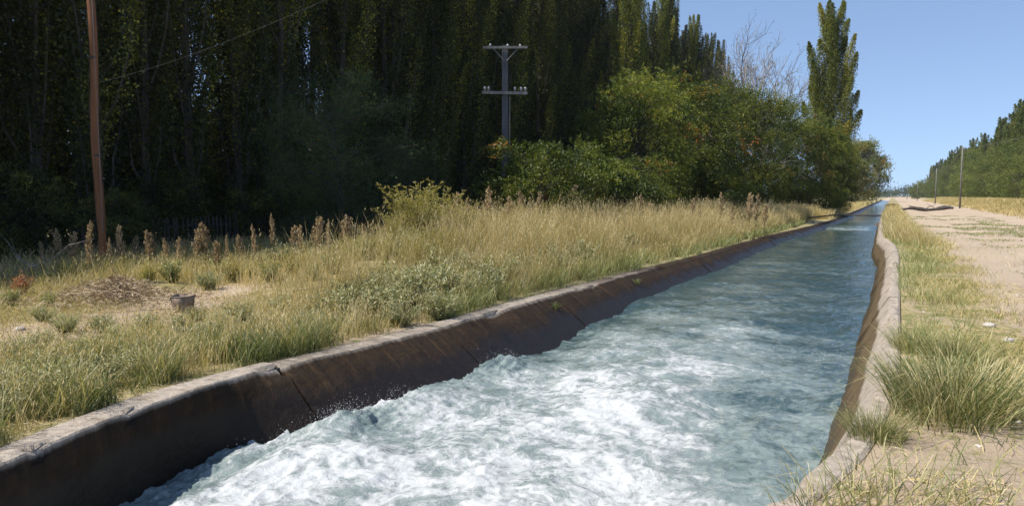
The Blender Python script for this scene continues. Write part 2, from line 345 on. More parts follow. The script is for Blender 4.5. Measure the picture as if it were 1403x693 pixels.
def water_mat():
    m, nt = new_mat('canal_water')
    geo = N(nt, 'ShaderNodeNewGeometry'); pos = geo.outputs['Position']
    fd = N(nt, 'ShaderNodeAttribute', attribute_name='foam').outputs['Fac']
    # air carried in the water: strands and patches of torn noise, thresholded by the local amount of foam
    def warp(v, sc, amt, det):
        wv = N(nt, 'ShaderNodeTexNoise'); wv.inputs['Scale'].default_value = sc; wv.inputs['Detail'].default_value = det; L(nt, v, wv.inputs['Vector'])
        o = N(nt, 'ShaderNodeVectorMath', operation='MULTIPLY_ADD'); L(nt, wv.outputs['Color'], o.inputs[0]); o.inputs[1].default_value = amt; L(nt, v, o.inputs[2]); return o.outputs[0]
    p1 = warp(pos, 1.1, (0.9, 0.6, 0.2), 3); p = warp(p1, 5.5, (0.16, 0.16, 0.05), 4)
    def strands(sc, pw, det):
        q = noise_n(nt, p, sc, det, 0.6)
        return math_n(nt, 'POWER', math_n(nt, 'SUBTRACT', 1.0, math_n(nt, 'MULTIPLY', math_n(nt, 'ABSOLUTE', math_n(nt, 'SUBTRACT', q, 0.5)), 3.0), True), pw)
    st = math_n(nt, 'ADD', math_n(nt, 'MULTIPLY', strands(1.9, 3.5, 5), 0.55), math_n(nt, 'MULTIPLY', strands(6.0, 2.5, 5), 0.45))
    a = noise_n(nt, p1, 0.95, 7, 0.58); cq = noise_n(nt, p, 55.0, 8, 0.80)
    n = math_n(nt, 'ADD', math_n(nt, 'MULTIPLY', a, 0.46), math_n(nt, 'ADD', math_n(nt, 'MULTIPLY', st, 0.22), math_n(nt, 'MULTIPLY', cq, 0.32)))
    thr = math_n(nt, 'SUBTRACT', 0.76, math_n(nt, 'MULTIPLY', fd, 0.37))
    foam = smooth_n(nt, n, math_n(nt, 'SUBTRACT', thr, 0.01), math_n(nt, 'ADD', thr, 0.14))
    milk = smooth_n(nt, n, math_n(nt, 'SUBTRACT', thr, 0.24), math_n(nt, 'ADD', thr, 0.05))
    deep = mix_c(nt, noise_n(nt, pos, 0.5, 3), (0.018, 0.042, 0.048), (0.034, 0.064, 0.064))
    c = mix_c(nt, milk, deep, (0.20, 0.245, 0.24)); c = mix_c(nt, foam, c, (0.48, 0.50, 0.505))
    b = N(nt, 'ShaderNodeBsdfPrincipled'); b.inputs['IOR'].default_value = 1.333
    L(nt, c, b.inputs['Base Color'])
    L(nt, math_n(nt, 'ADD', 0.07, math_n(nt, 'MULTIPLY', foam, 0.55)), b.inputs['Roughness'])
    bp = N(nt, 'ShaderNodeBump'); bp.inputs['Strength'].default_value = 0.6; bp.inputs['Distance'].default_value = 0.05
    r1 = noise_n(nt, pos, 5.5, 5, 0.6, 0.4); r2 = noise_n(nt, p, 30, 5, 0.7)
    h = math_n(nt, 'ADD', r1, math_n(nt, 'MULTIPLY', r2, math_n(nt, 'ADD', 0.10, math_n(nt, 'MULTIPLY', foam, 0.5))))
    L(nt, h, bp.inputs['Height']); L(nt, bp.outputs[0], b.inputs['Normal'])
    o = N(nt, 'ShaderNodeOutputMaterial'); L(nt, b.outputs[0], o.inputs[0]); return m
M['water'] = water_mat()
def drop_mat():
    m, nt = new_mat('spray_drop'); b = N(nt, 'ShaderNodeBsdfPrincipled'); b.inputs['Base Color'].default_value = (0.85, 0.88, 0.9, 1); b.inputs['Roughness'].default_value = 0.2
    o = N(nt, 'ShaderNodeOutputMaterial'); L(nt, b.outputs[0], o.inputs[0]); return m
M['drop'] = drop_mat()

# ------------------------------------------------------------------ canal lines (metres; the camera's eye is the origin)
def interp(pts): 
    a = np.array(pts, float); ys = np.arange(-20, 110, .1); k = np.exp(-np.linspace(-2.2, 2.2, 17) ** 2); k /= k.sum()
    v = np.convolve(np.pad(np.interp(ys, a[:, 0], a[:, 1]), 8, mode='edge'), k, 'valid')
    return lambda Y: np.interp(Y, ys, v)
left_lip = interp([(-20, -5.6), (2.9, -5.76), (3.5, -6.0), (4.7, -6.3), (5.9, -6.32), (7.4, -6.15), (9.6, -6.0), (12, -6.0), (18, -5.85), (26, -5.62), (42, -5.6), (52, -5.1), (70, -4.6), (90, -4.4), (600, -4.3)])
left_z = interp([(-20, -2.0), (14, -2.0), (25, -2.08), (45, -2.17), (60, -2.22), (600, -2.22)])
left_run = interp([(-20, .02), (5.3, .05), (5.95, .75), (6.6, 1.1), (9, 1.25), (600, 1.2)])
right_lip = interp([(-20, -.75), (3.4, -.70), (4.0, -.54), (5.1, -.25), (7.0, -.05), (10.6, -.01), (15, .02), (24, .08), (28, .0), (33, -.4), (58, -.63), (90, -.75), (600, -.75)])
right_z = interp([(-20, -1.65), (600, -1.65)])
right_run = interp([(-20, .05), (4.0, .15), (6, .54), (24, .50), (32, .3), (600, .3)])
COP_L, COP_R, BED = 0.36, 0.17, -3.9

def terrain(X, Y):
    X = np.asarray(X, float); Y = np.asarray(Y, float)
    n = (fbm(X * .35, Y * .35, 5, 3) - .5) * .22 + (fbm(X * 1.7, Y * 1.7, 9, 3) - .5) * .07
    dl = (left_lip(Y) - COP_L) - X                       # distance out from the left coping
    zl = left_z(Y) - 0.015 + n * sstep(0, 1.5, dl)
    zl = zl + 0.55 * np.exp(-((X + 10.2) / 2.3) ** 2) * sstep(8, 14, Y) * (1 - sstep(55, 75, Y))
    zl = zl + 0.30 * np.exp(-(((X + 14.2) / 1.6) ** 2 + ((Y - 9.6) / 1.3) ** 2))
    dr = X - (right_lip(Y) + COP_R)
    zr = right_z(Y) - 0.02 + n * 0.55 * sstep(0, 1.0, dr) + 0.35 * sstep(9.5, 13, X) * sstep(20, 50, Y)
    zr = zr - 0.05 * (np.exp(-((X - 3.3) / .4) ** 2) + np.exp(-((X - 5.3) / .4) ** 2)) * sstep(3, 10, Y)
    return np.where(X < -3, zl, zr)
def tz(X, Y): return float(terrain(np.array([X]), np.array([Y]))[0])

# ------------------------------------------------------------------ ground sheet (with the trench of the canal)
def build_ground():
    Y = np.concatenate([np.arange(-30, 2, 1.5), np.arange(2, 32, .16), np.arange(32, 90, .7), 90 * 1.06 ** np.arange(0, 60)])
    off = np.concatenate([[0], 0.06 * 1.075 ** np.arange(0, 125)]); off = np.cumsum(np.minimum(off, 0.16 + 0.06 * np.arange(len(off)) * (np.arange(len(off)) > 60)))
    off = np.concatenate([off[off < 60], [75, 100, 150, 250, 400, 700, 1200, 2500]])
    nx = len(off); rows = []; gs = []
    for y in Y:
        xl = left_lip(y) - COP_L - 0.012; xr = right_lip(y) + COP_R + 0.012
        Xl = (xl - off)[::-1]; Xr = xr + off
        zl = terrain(Xl, np.full(nx, y)); zr = terrain(Xr, np.full(nx, y))
        bed = BED if y < 420 else None
        mid = np.array([[xl, y, BED], [xr, y, BED]]) if bed else np.array([[xl + .01, y, zl[-1]], [xr - .01, y, zr[0]]])
        rows.append(np.vstack([np.stack([Xl, np.full(nx, y), zl], 1), mid, np.stack([Xr, np.full(nx, y), zr], 1)]))
        # where dead grass covers the soil
        dl = -(Xl - xl)
        gl = 0.75 + 0 * Xl
        path = np.exp(-((dl - 4.3 - 0.25 * (y - 6)) / 0.9) ** 2) * (y < 13)      # worn track past the pail
        gl = gl - 0.6 * path - 0.3 * (dl < 1.6) * (y > 7.2)*(y < 9.6)
        xr_ = Xr
        road = sstep(1.2, 2.0, xr_) * (1 - sstep(7.5, 9.0, xr_))
        verge = 0.62 + 0 * xr_
        near = 1 - sstep(5.2, 6.5, y - 0.35 * xr_)
        grr = np.where(road > 0, verge * (1 - road) - 0.15 * road, verge) - 0.25 * near
        grr = grr + 0.55 * road * (1 - sstep(7.0, 12.0, y - 0.9 * xr_))
        gs.append(np.concatenate([gl, [0, 0], grr]))
    V = np.concatenate(rows); w = 2 * nx + 2; ny = len(Y)
    i, j = np.meshgrid(np.arange(ny - 1), np.arange(w - 1), indexing='ij'); b = (i * w + j).ravel()
    Q = np.stack([b, b + 1, b + w + 1, b + w], 1)
    me = make_mesh('ground', V, Q, None, {'grass': np.concatenate(gs)}, True, (M['ground'],))
    link('ground', me, kind='structure')
build_ground()

# ------------------------------------------------------------------ concrete lining, panel by panel
def lining(side):
    rng = np.random.default_rng(3 if side == 'l' else 4)
    if side == 'l':
        root = link('canal_lining', None, None, (-6, 3, -2), 'brown stained sloping concrete canal wall with a pale coping along the grassy left bank', 'canal wall')
    else:
        root = link('canal_lining', None, None, (0.2, 4, -1.65), 'pale dry-topped concrete canal wall sloping down beside the dirt track', 'canal wall')
    lip, lz, run, cop, sg = (left_lip, left_z, left_run, COP_L, -1) if side == 'l' else (right_lip, right_z, right_run, COP_R, 1)
    joints = [-8.0, -1.2, 2.4] + [6.0 + 3.62 * k + rng.normal() * 0.12 for k in range(16)]
    joints += [joints[-1] + 7, joints[-1] + 15, joints[-1] + 27, joints[-1] + 60, joints[-1] + 130, 420]
    for a, b in zip(joints[:-1], joints[1:]):
        ln = b - a; m = max(6, int(min(ln / 0.12, 34))); ys = np.linspace(a + .016, b - .016, m)
        shift = rng.normal() * 0.012; lift = rng.normal() * 0.010
        P = []; ab = []
        for y in ys:
            xi = float(lip(y)) + shift; z0 = float(lz(y)) + lift; r = float(run(y)); xo = float(lip(y)) + sg * cop
            prof = [(xo, BED + .1), (xo, z0 - .02), (xo - sg * .03, z0)]
            prof += [(xi + sg * t * (cop - .03), z0) for t in (0.75, 0.5, 0.3, 0.15)]
            cr = min(r, 1.0)
            prof += [(xi + sg * .012, z0), (xi - sg * .004, z0 - .016)]
            prof += [(xi - sg * (.01 + r * .05), z0 - .065)]
            for d in (.12, .2, .3, .4, .5, .62, .75, .9, 1.1):
                prof.append((xi - sg * (.02 + r * (d - .01) * (1.0 + .0 * d)), z0 - d))
            prof.append((xi - sg * (.02 + r * 1.5), BED + .15))
            prof.append((xi - sg * (.02 + r * 1.5), BED + .1))
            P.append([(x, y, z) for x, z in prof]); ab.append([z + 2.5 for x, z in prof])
        P = np.array(P); k = P.shape[1]
        # uneven casting, broken arris
        nn = fbm(P[..., 1] * 1.1, P[..., 2] * 1.3 + P[..., 0], 21 if side == 'l' else 22, 4) - .5
        n2 = fbm(P[..., 1] * 5, P[..., 2] * 5 + P[..., 0] * 4, 27, 3) - .5
        P[:, 3:-2, 2] += (nn * .05 + n2 * .022)[:, 3:-2]
        edge = sstep(.55, .72, fbm(P[:, 0, 1] * 2.6, P[:, 0, 1] * .1 + 9, 33, 3))
        P[:, 6:10, 2] -= (edge * .06)[:, None]; P[:, 6:10, 0] += sg * (edge * .06)[:, None]
        V = P.reshape(-1, 3); i, j = np.meshgrid(np.arange(m - 1), np.arange(k - 1), indexing='ij'); q = (i * k + j).ravel()
        Q = np.stack([q, q + 1, q + k + 1, q + k], 1)
        if side == 'l': Q = Q[:, ::-1]
        caps = []
        for e in (0, m - 1): caps += [(e * k, e * k + t, e * k + t + 1) for t in range(1, k - 1)]
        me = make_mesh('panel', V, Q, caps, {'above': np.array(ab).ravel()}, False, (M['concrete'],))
        me.polygons.foreach_set('use_smooth', np.concatenate([np.ones(len(Q), bool), np.zeros(len(caps), bool)]))
        ev = np.empty(len(me.edges) * 2, np.int32); me.edges.foreach_get('vertices', ev); ev = ev.reshape(-1, 2) % k
        sh = (ev[:, 0] == ev[:, 1]) & np.isin(ev[:, 0], (1, 2, 7, 8))
        at = me.attributes.new('sharp_edge', 'BOOLEAN', 'EDGE'); at.data.foreach_set('value', sh)
        o = link('panel', me, root); o.matrix_parent_inverse = Matrix.Translation(root.location).inverted()
    # bitumen filler seen in the joints, a little below the faces
    for y in joints[1:-1]:
        g = Geo()
        xi = float(lip(y)); z0 = float(lz(y)) - .022; r = float(run(y)); xo = xi + sg * cop
        ring = [(xo - sg * .02, z0), (xi + sg * .06, z0), (xi - sg * (-.05), z0 - .07), (xi - sg * (-.02 + r * 1.0), z0 - 1.0), (xo - sg * .02, z0 - 1.0)]
        V = [(x, yy, z) for yy in (y - .025, y + .025) for x, z in ring]
        g.add(V, [(t, (t + 1) % 5, (t + 1) % 5 + 5, t + 5) for t in range(5)])
        o = link('joint_filler', g.mesh('joint_filler', M['dark_wood']), root); o.matrix_parent_inverse = Matrix.Translation(root.location).inverted()
lining('l'); lining('r')

# ------------------------------------------------------------------ water
def build_water():
    Y = [-7.5, -6, -4.5, -3, -1.5, 0, .8, 1.4, 1.8, 2.1, 2.2]
    while Y[-1] < 75: Y.append(Y[-1] * 1.0042 + 0.002)
    while Y[-1] < 415: Y.append(Y[-1] * 1.03)
    Y = np.array(Y); nu = 300; u = np.linspace(0, 1, nu)
    xl = left_lip(Y) + left_run(Y) * .42 - 0.12 ; xr = right_lip(Y) - right_run(Y) * .70 + 0.12
    X = xl[:, None] + (xr - xl)[:, None] * u[None]; YY = np.repeat(Y[:, None], nu, 1)
    A = np.interp(Y, [3, 7, 10, 15, 22, 40, 90], [.095, .095, .08, .058, .038, .024, .02])[:, None]
    wx = X + .5 * (fbm(X * .8, YY * .8, 41, 2) - .5); wy = YY + .7 * (fbm(X * .8 + 40, YY * .8, 43, 2) - .5)
    big = fbm(wx * .75, wy * .6, 51, 2) - .5
    rd = ridged(wx * 1.4, wy * 1.3, 53, 3) - .55
    mid = fbm(wx * 4.5, wy * 4.0, 57, 3) - .5
    fine = ridged(wx * 9, wy * 8.5, 59, 2) - .55
    turb = np.interp(Y, [3, 9, 14, 22], [1, 1, .6, .25])[:, None]
    loc = np.exp(-((X + 5.3) / .35) ** 2) * np.exp(-((YY - 6.5) / .6) ** 2) + .7 * np.exp(-((X + 5.1) / .35) ** 2) * np.exp(-((YY - 9.3) / .8) ** 2)
    z = -2.5 + A * (2.0 * big + .75 * rd + .50 * mid + .32 * turb * fine) + loc * (.16 * (ridged(X * 7, YY * 6, 63, 3) - .5) + .05 * (fbm(X * 25, YY * 25, 65, 2) - .5))
    near_l = (1 - sstep(4.8, 6.4, YY)) * (1 - sstep(-5.75, -5.1, X))
    z -= .24 * near_l + .06 * (1 - sstep(4, 7, YY))
    z -= .15 * (1 - sstep(-5.3, -3.0, X)) * (1 - sstep(10.5, 17, YY)) * sstep(5.0, 6.4, YY)
    torn = (1 - sstep(.15, .9, X - (left_lip(YY) + left_run(YY) * .45))) * (1 - sstep(9, 13, YY))
    z += torn * (.075 * (ridged(wx * 4.5, wy * 4, 81, 3) - .55) + .05 * (ridged(X * 13, YY * 12, 83, 2) - .5))
    for (bx, by, sx, sy, hh) in ((-5.35, 6.25, .28, .35, .14), (-5.1, 7.6, .3, .5, .10), (-5.2, 9.7, .3, .5, .10), (-4.6, 5.4, .5, .4, .12), (-.75, 11.6, .25, .5, .06), (-.6, 14.5, .2, .5, .05)):
        z += hh * np.exp(-((X - bx) / sx) ** 2 - ((YY - by) / sy) ** 2) * (.6 + .8 * fbm(X * 5, YY * 5, 61, 2))
    # standing wave at the check structure
    z += .16 * np.exp(-((YY - 63) / 1.2) ** 2) - .08 * np.exp(-((YY - 60) / 1.5) ** 2)
    D = np.interp(Y, [3, 7.5, 10, 12.5, 15, 18, 23, 35, 60], [.96, .89, .77, .58, .37, .22, .13, .08, .05])[:, None] + 0 * X
    rside = sstep(-2.7, -.7, X) * sstep(4.5, 8, YY); D -= .45 * rside * sstep(.05, .4, D)
    lside = 1 - sstep(-5.3, -4.2, X); D -= .35 * lside * sstep(7.5, 11.5, YY)
    D -= .08 * near_l
    D += .75 * (z + 2.5 - 2.2 * A * big) + .3 * (fbm(wx * .5, wy * .45, 71, 3) - .5) * sstep(5, 10, YY)
    D += .62 * np.exp(-((YY - 60.5) / 1.4) ** 2) * sstep(-4.8, -4.2, X) * (1 - sstep(-1.6, -1.1, X))
    D -= .25 * np.clip(loc, 0, 1)
    D = np.clip(D, 0, 1.05)
    V = np.stack([X, YY, z], -1).reshape(-1, 3); ny = len(Y)
    i, j = np.meshgrid(np.arange(ny - 1), np.arange(nu - 1), indexing='ij'); b = (i * nu + j).ravel()
    Q = np.stack([b, b + 1, b + nu + 1, b + nu], 1)
    link('canal_water', make_mesh('canal_water', V, Q, None, {'foam': D.ravel()}, True, (M['water'],)), kind='structure')
    # flying drops above the roughest places
    rng = np.random.default_rng(8); g = Geo()
    O = np.array([(1, 0, 0), (-1, 0, 0), (0, 1, 0), (0, -1, 0), (0, 0, 1), (0, 0, -1)], float)
    T = [(0, 2, 4), (2, 1, 4), (1, 3, 4), (3, 0, 4), (2, 0, 5), (1, 2, 5), (3, 1, 5), (0, 3, 5)]
    spots = [(-5.45, 6.3, .2, 700), (-5.35, 7.1, .25, 250), (-5.2, 9.6, .25, 250), (-5.3, 5.4, .3, 200), (-5.0, 4.8, .4, 200), (-.7, 12, .3, 100), (-.65, 15, .3, 100), (-3.5, 6.0, 1.4, 500)]
    for sx, sy, sp, n in spots:
        for _ in range(n):
            p = np.array([sx + rng.normal() * sp * .6, sy + rng.normal() * sp, -2.5 + abs(rng.normal()) * .075])
            g.add(O * (0.0015 + 0.0035 * rng.random() ** 3) + p, None, T)
    link('water_spray', g.mesh('water_spray', M['drop'], True), label='white drops of spray flying above the rough water by the wall', cat='spray', kind='stuff')
build_water()

# ------------------------------------------------------------------ tree makers
def poplar_meshes(seed, H=24.0, R=1.45, nl=34, per=950, leafs=.105, bare=0.012, width=1.0, mat='poplar'):
    """columnar poplar: a trunk with steep limbs, each carrying a flame-shaped plume of leaves"""
    rng = np.random.default_rng(seed); wood = Geo(); fol = Geo()
    ts = np.linspace(0, 1, 12); bend = np.cumsum(rng.normal(size=(12, 2)) * .05, axis=0)
    tp = np.stack([bend[:, 0], bend[:, 1], ts * H], 1); tp[0, :2] = 0
    wood.tube(tp, .17 * (1 - ts) ** .8 + .015, 7)
    C = []; A = []; TI = []
    for k in range(nl):
        t = bare + (0.90 - bare) * ((k + rng.random()) / nl) ** .9; az = k * 2.39996 + rng.normal() * .35
        h = t * H; prof = min(1, .5 + t / .3) * (1 - max(0, t - .42) / .58) ** .8 + .08
        r = R * prof * (.55 + .75 * rng.random()); Ln = min(H * (.11 + .14 * prof) * (.7 + .6 * rng.random()), (H * 1.02 - h))
        s = np.linspace(0, 1, 7); d = np.array([math.cos(az), math.sin(az)])
        base = np.array([np.interp(h, tp[:, 2], tp[:, 0]), np.interp(h, tp[:, 2], tp[:, 1])])
        P = np.stack([base[0] + d[0] * r * s ** .55, base[1] + d[1] * r * s ** .55, h + Ln * s], 1)
        P[1:, :2] += rng.normal(size=(6, 2)) * .06
        wood.tube(P, .05 * (1 - s) + .006, 3, cap=False)
        n = int(per * (.35 + .8 * prof)); q = rng.random(n) ** .85
        c = np.stack([np.interp(q, s, P[:, i]) for i in range(3)], 1)
        sg = (.05 + .36 * width * (.45 + .55 * prof) * np.sin(np.pi * np.clip(q * .92 + .04, 0, 1) ** .75))[:, None]
        v = rng.normal(size=(n, 3)); v /= np.linalg.norm(v, axis=1)[:, None] / (rng.random((n, 1)) ** .4 * 1.5)
        c += v * sg * np.array([1, 1, 1.25]); C.append(c); TI.append(np.full(n, rng.normal() * .16))
        A.append(rng.normal(size=(n, 3)) * .7 + np.array([d[0] * .4, d[1] * .4, .45]))
    C = np.concatenate(C); A = np.concatenate(A)
    tint = np.clip(.44 + np.concatenate(TI) + .18 * rng.normal(size=len(C)), 0, .97); tint[rng.random(len(C)) < .006] = 1
    fol.leaves(C, A, rng, leafs, leafs * .85, tint)
    return [('trunk', wood.mesh('trunk', M['bark'])), ('crown', fol.mesh('crown', M[mat]))]

def round_tree_meshes(seed, H=8.0, R=3.0, zc=.55, nclump=70, per=55, mat='locust', leaf=.105, leaflets=7, frond=.30, orange=.02, low=.12, sq=1.0, trunk_r=.14, fill=.55, twiggy=0):
    """spreading tree: limbs to clumps of pinnate leaves"""
    rng = np.random.default_rng(seed); wood = Geo(); fol = Geo(); ax = np.array([R, R, H * .5 * sq])
    ctr = np.array([0, 0, H * zc]); cl = []
    while len(cl) < nclump:
        v = rng.normal(size=3); v /= np.linalg.norm(v); rr = fill + (1 - fill) * rng.random() ** .6
        lump = .78 + .42 * float(vnoise(np.array([v[0] * 1.8 + seed]), np.array([v[1] * 1.8 + v[2] * 2.1]), seed)[0])
        p = ctr + v * ax * rr * lump
        if p[2] > H * low: cl.append(p)
    cl = np.array(cl)
    s = np.linspace(0, 1, 7); tp = np.stack([np.sin(s * 2 + seed) * .12 * R * s, np.cos(s * 1.7 + seed) * .1 * R * s, s * H * .72], 1)
    tp[:, :2] -= tp[0, :2]
    wood.tube(tp, trunk_r * (1 - s * .8), 7)
    for p in cl:
        h = max(.04 * H, min(p[2] - .25 * np.linalg.norm(p[:2]) - .4, H * .68)) ; b = np.array([np.interp(h, tp[:, 2], tp[:, i]) for i in range(3)])
        ss = np.linspace(0, 1, 5)[:, None]; P = b + (p - b) * ss; P[:, 2] += (np.sin(np.pi * ss[:, 0]) * .08 * np.linalg.norm(p - b)); P[1:-1] += rng.normal(size=(3, 3)) * .06
        wood.tube(P, np.linspace(trunk_r * .22, .006, 5), 4, cap=False)
    FC = []; FA = []; FT = []
    for p in cl:
        n = int(per * (.6 + .8 * rng.random())); sg = R * .125 * (.7 + .6 * rng.random()); out = (p - ctr) / ax; out /= np.linalg.norm(out) + 1e-6
        FC.append(p + rng.normal(size=(n, 3)) * np.array([sg, sg, sg * .62])); FA.append(rng.normal(size=(n, 3)) * .7 + out * .8 + np.array([0, 0, -.25]))
        t = np.clip(.45 + .17 * rng.normal() + .15 * rng.normal(size=n), 0, .86)
        if rng.random() < orange * 3: t[rng.random(n) < .3] = rng.uniform(.93, 1)
        FT.append(t)
    FC = np.concatenate(FC); FA = np.concatenate(FA); FT = np.concatenate(FT); FA /= np.linalg.norm(FA, axis=1)[:, None] + 1e-9
    side = np.cross(FA, rng.normal(size=FA.shape)); side /= np.linalg.norm(side, axis=1)[:, None] + 1e-9
    for k in range(leaflets):
        f = (k // 2 + .5) / max(1, (leaflets // 2)); sgn = (-1) ** k
        c = FC + FA * frond * f + np.array([0, 0, -1.0]) * frond * .35 * f * f
        a = side * sgn * 1.0 + FA * .45 + rng.normal(size=FA.shape) * .25
        if k == leaflets - 1 and leaflets % 2: a = FA
        fol.leaves(c, a, rng, leaf, leaf * .5, np.clip(FT + rng.normal(size=len(FT)) * .03, 0, 1))
    return [('trunk', wood.mesh('trunk', M['bark'])), ('crown', fol.mesh('crown', M[mat]))]

def bare_tree_meshes(seed, H=9.0, spread=.5, depth=6, r0=.13, leaves=0, stems=3):
    rng = np.random.default_rng(seed); g = Geo(); tips = []
    def grow(p, d, ln, r, lev):
        n = 4; P = [p]; dd = d.copy()
        for i in range(n):
            dd = dd + rng.normal(size=3) * .12 + np.array([0, 0, .05]); dd /= np.linalg.norm(dd); P.append(P[-1] + dd * ln / n)
        g.tube(P, np.linspace(r, r * .68, n + 1), 5 if lev < 2 else 3, cap=False)
        if lev >= depth: tips.append(P[-1]); return
        for c in range(2 if rng.random() < .6 else 3):
            nd = dd + rng.normal(size=3) * spread; nd[2] += .12; nd /= np.linalg.norm(nd)
            grow(P[-1], nd, ln * rng.uniform(.62, .85), r * .70, lev + 1)
        if lev > 0:
            nd = dd + rng.normal(size=3) * spread * 1.3; nd /= np.linalg.norm(nd); grow(P[2], nd, ln * .6, r * .52, min(depth, lev + 2))
    for q in range(stems): 
        a = q * 6.283 / stems + seed; grow(np.array([0, 0, 0.0]), np.array([math.cos(a) * .3, math.sin(a) * .3, 1.0]) / 1.05, H * .30, r0, 0)
    parts = [('trunk', g.mesh('trunk', M['grey_bark']))]
    if leaves:
        f = Geo(); tp = np.array(tips); k = rng.integers(0, len(tp), leaves)
        f.leaves(tp[k] + rng.normal(size=(leaves, 3)) * .1, rng.normal(size=(leaves, 3)), rng, .07, .05, rng.random(leaves) * .6 + .2)
        parts.append(('foliage', f.mesh('foliage', M['locust_yellow'])))
    return parts

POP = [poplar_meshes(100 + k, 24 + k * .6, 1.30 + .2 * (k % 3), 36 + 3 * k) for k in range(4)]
POPT = poplar_meshes(143, 26, 2.9, 46, 2100, .15, .02, 1.75, 'poplar_lit')
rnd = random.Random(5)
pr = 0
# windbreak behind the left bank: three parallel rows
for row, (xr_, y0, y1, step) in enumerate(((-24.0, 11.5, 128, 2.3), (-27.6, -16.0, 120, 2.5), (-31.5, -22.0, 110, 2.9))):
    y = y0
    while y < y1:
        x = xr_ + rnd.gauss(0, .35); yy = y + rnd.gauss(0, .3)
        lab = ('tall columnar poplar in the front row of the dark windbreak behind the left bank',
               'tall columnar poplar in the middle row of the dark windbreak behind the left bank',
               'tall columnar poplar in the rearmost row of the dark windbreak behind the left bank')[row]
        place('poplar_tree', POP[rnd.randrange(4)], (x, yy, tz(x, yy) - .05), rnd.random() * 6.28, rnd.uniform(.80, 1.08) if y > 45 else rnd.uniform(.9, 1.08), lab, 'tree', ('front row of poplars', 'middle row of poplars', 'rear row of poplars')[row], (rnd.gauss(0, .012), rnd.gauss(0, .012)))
        y += step * rnd.uniform(.8, 1.2) * (1 if y < 60 else 1.4)
# undergrowth closing the foot of the windbreak
UND = [round_tree_meshes(280 + k, 5.0, 2.6, .45, 60, 40, mat='poplar', leaf=.16, leaflets=5, frond=.34, low=.0, fill=.25, trunk_r=.06, orange=0) for k in range(2)]
for row, (xr_, y0, y1) in enumerate(((-29.5, 5.0, 110), (-35, -2.0, 110), (-23.2, 12.5, 70))):
    y = y0
    while y < y1:
        x = xr_ + rnd.gauss(0, .6)
        place('undergrowth_bush', UND[rnd.randrange(2)], (x, y, tz(x, y) - .1), rnd.random() * 6.28, rnd.uniform(.75, 1.1) * (1, 1.7, .62)[row], ('dark leafy bush filling the gap between the poplar rows', 'dark leafy bush behind the rearmost poplar row', 'low dark bush at the foot of the front poplars behind the fence line')[row], 'bush', ('bushes among the poplars', 'bushes behind the poplars', 'bushes at the foot of the front poplars')[row])
        y += rnd.uniform(2.6, 3.8) * (1, 1.3, .85)[row]
POP_LIT = []  # same poplars, crowns recoloured with the sunlit leaf tone
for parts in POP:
    cm = parts[1][1].copy(); cm.materials[0] = M['poplar_lit']; POP_LIT.append([parts[0], ('crown', cm)])
def lit_poplar(px, zf, k, s, label):
    q = at_depth(px, 300, zf); place('poplar_tree', POP_LIT[k], (q[0], q[1], tz(q[0], q[1]) - .05), px * .1, s, label, 'tree')
lit_poplar(858, 62, 0, .98, 'yellow-green sunlit poplar rising out of the locust clump, left of its neighbours')
lit_poplar(905, 84, 2, .95, 'yellow-green sunlit poplar in the middle of the three bright ones')
lit_poplar(945, 98, 3, .98, 'yellow-green sunlit poplar, right of the three bright ones at the end of the row')
# the lone poplar that stands free against the sky
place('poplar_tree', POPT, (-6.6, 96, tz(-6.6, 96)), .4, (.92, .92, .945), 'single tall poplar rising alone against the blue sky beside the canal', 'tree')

LOC = [round_tree_meshes(200 + k, 8.2, 2.9, .53, 150, 56, low=.06, fill=.5) for k in range(3)]
LOW = [round_tree_meshes(220 + k, 3.6, 2.1, .5, 46, 50, low=.05, fill=.35, trunk_r=.06, orange=.01) for k in range(2)]
YEL = [round_tree_meshes(240 + k, 9.0, 3.2, .56, 80, 55, mat='locust_yellow', leaf=.10, leaflets=5, orange=.05) for k in range(2)]
YELF = [round_tree_meshes(250 + k, 9.0, 3.2, .5, 110, 60, mat='locust_yellow', leaf=.26, leaflets=3, frond=.4, low=.01, fill=.4, orange=.05) for k in range(2)]
WIL = [round_tree_meshes(260, 8.5, 3.6, .5, 110, 60, mat='willow', leaf=.09, leaflets=5, low=.04, fill=.4, orange=0)]
def tree_px(name, parts, px, py, zf, H0, top_py, label, sx=1.0, rot=0.0, grp=None):
    """stand a tree at depth zf under pixel column px, tall enough to reach top_py"""
    p = at_depth(px, py, zf); x, y = p[0], p[1]; z = tz(x, y); top = at_depth(px, top_py, zf)[2]
    s = (top - z) / H0
    return place(name, parts, (x, y, z - .05), rot, (s * sx, s * sx, s), label, 'tree' if 'tree' in name else 'bush', grp)
tree_px('willow_tree', WIL[0], 470, 300, 27, 8.5, 85, 'broad dusky blue-green willow standing in shade before the poplars', 1.0, .5)
tree_px('willow_tree', WIL[0], 548, 300, 29, 8.5, 175, 'lower dusky willow in shade just left of the grey crossarm pole', .9, 2.5)
tree_px('locust_shrub', LOW[0], 735, 300, 29, 3.6, 190, 'leafy green locust shrub growing round the foot of the crossarm pole', 1.0, 1.1)
tree_px('locust_shrub', LOW[1], 795, 300, 33, 3.6, 195, 'leafy green locust shrub second to the right from the crossarm pole', 1.0, .2)
tree_px('locust_tree', LOC[0], 868, 300, 43, 8.2, 108, 'green locust tree leftmost of the leafy clump on the left bank', 1.05, .3)
tree_px('locust_tree', LOC[1], 922, 300, 52, 8.2, 90, 'tallest green locust tree in the middle of the leafy clump with orange tufts', 1.0, 2.0)
tree_px('locust_tree', LOC[2], 985, 300, 60, 8.2, 108, 'bushy green locust tree with orange tufts in front of the bare tree', 1.15, 4.0)
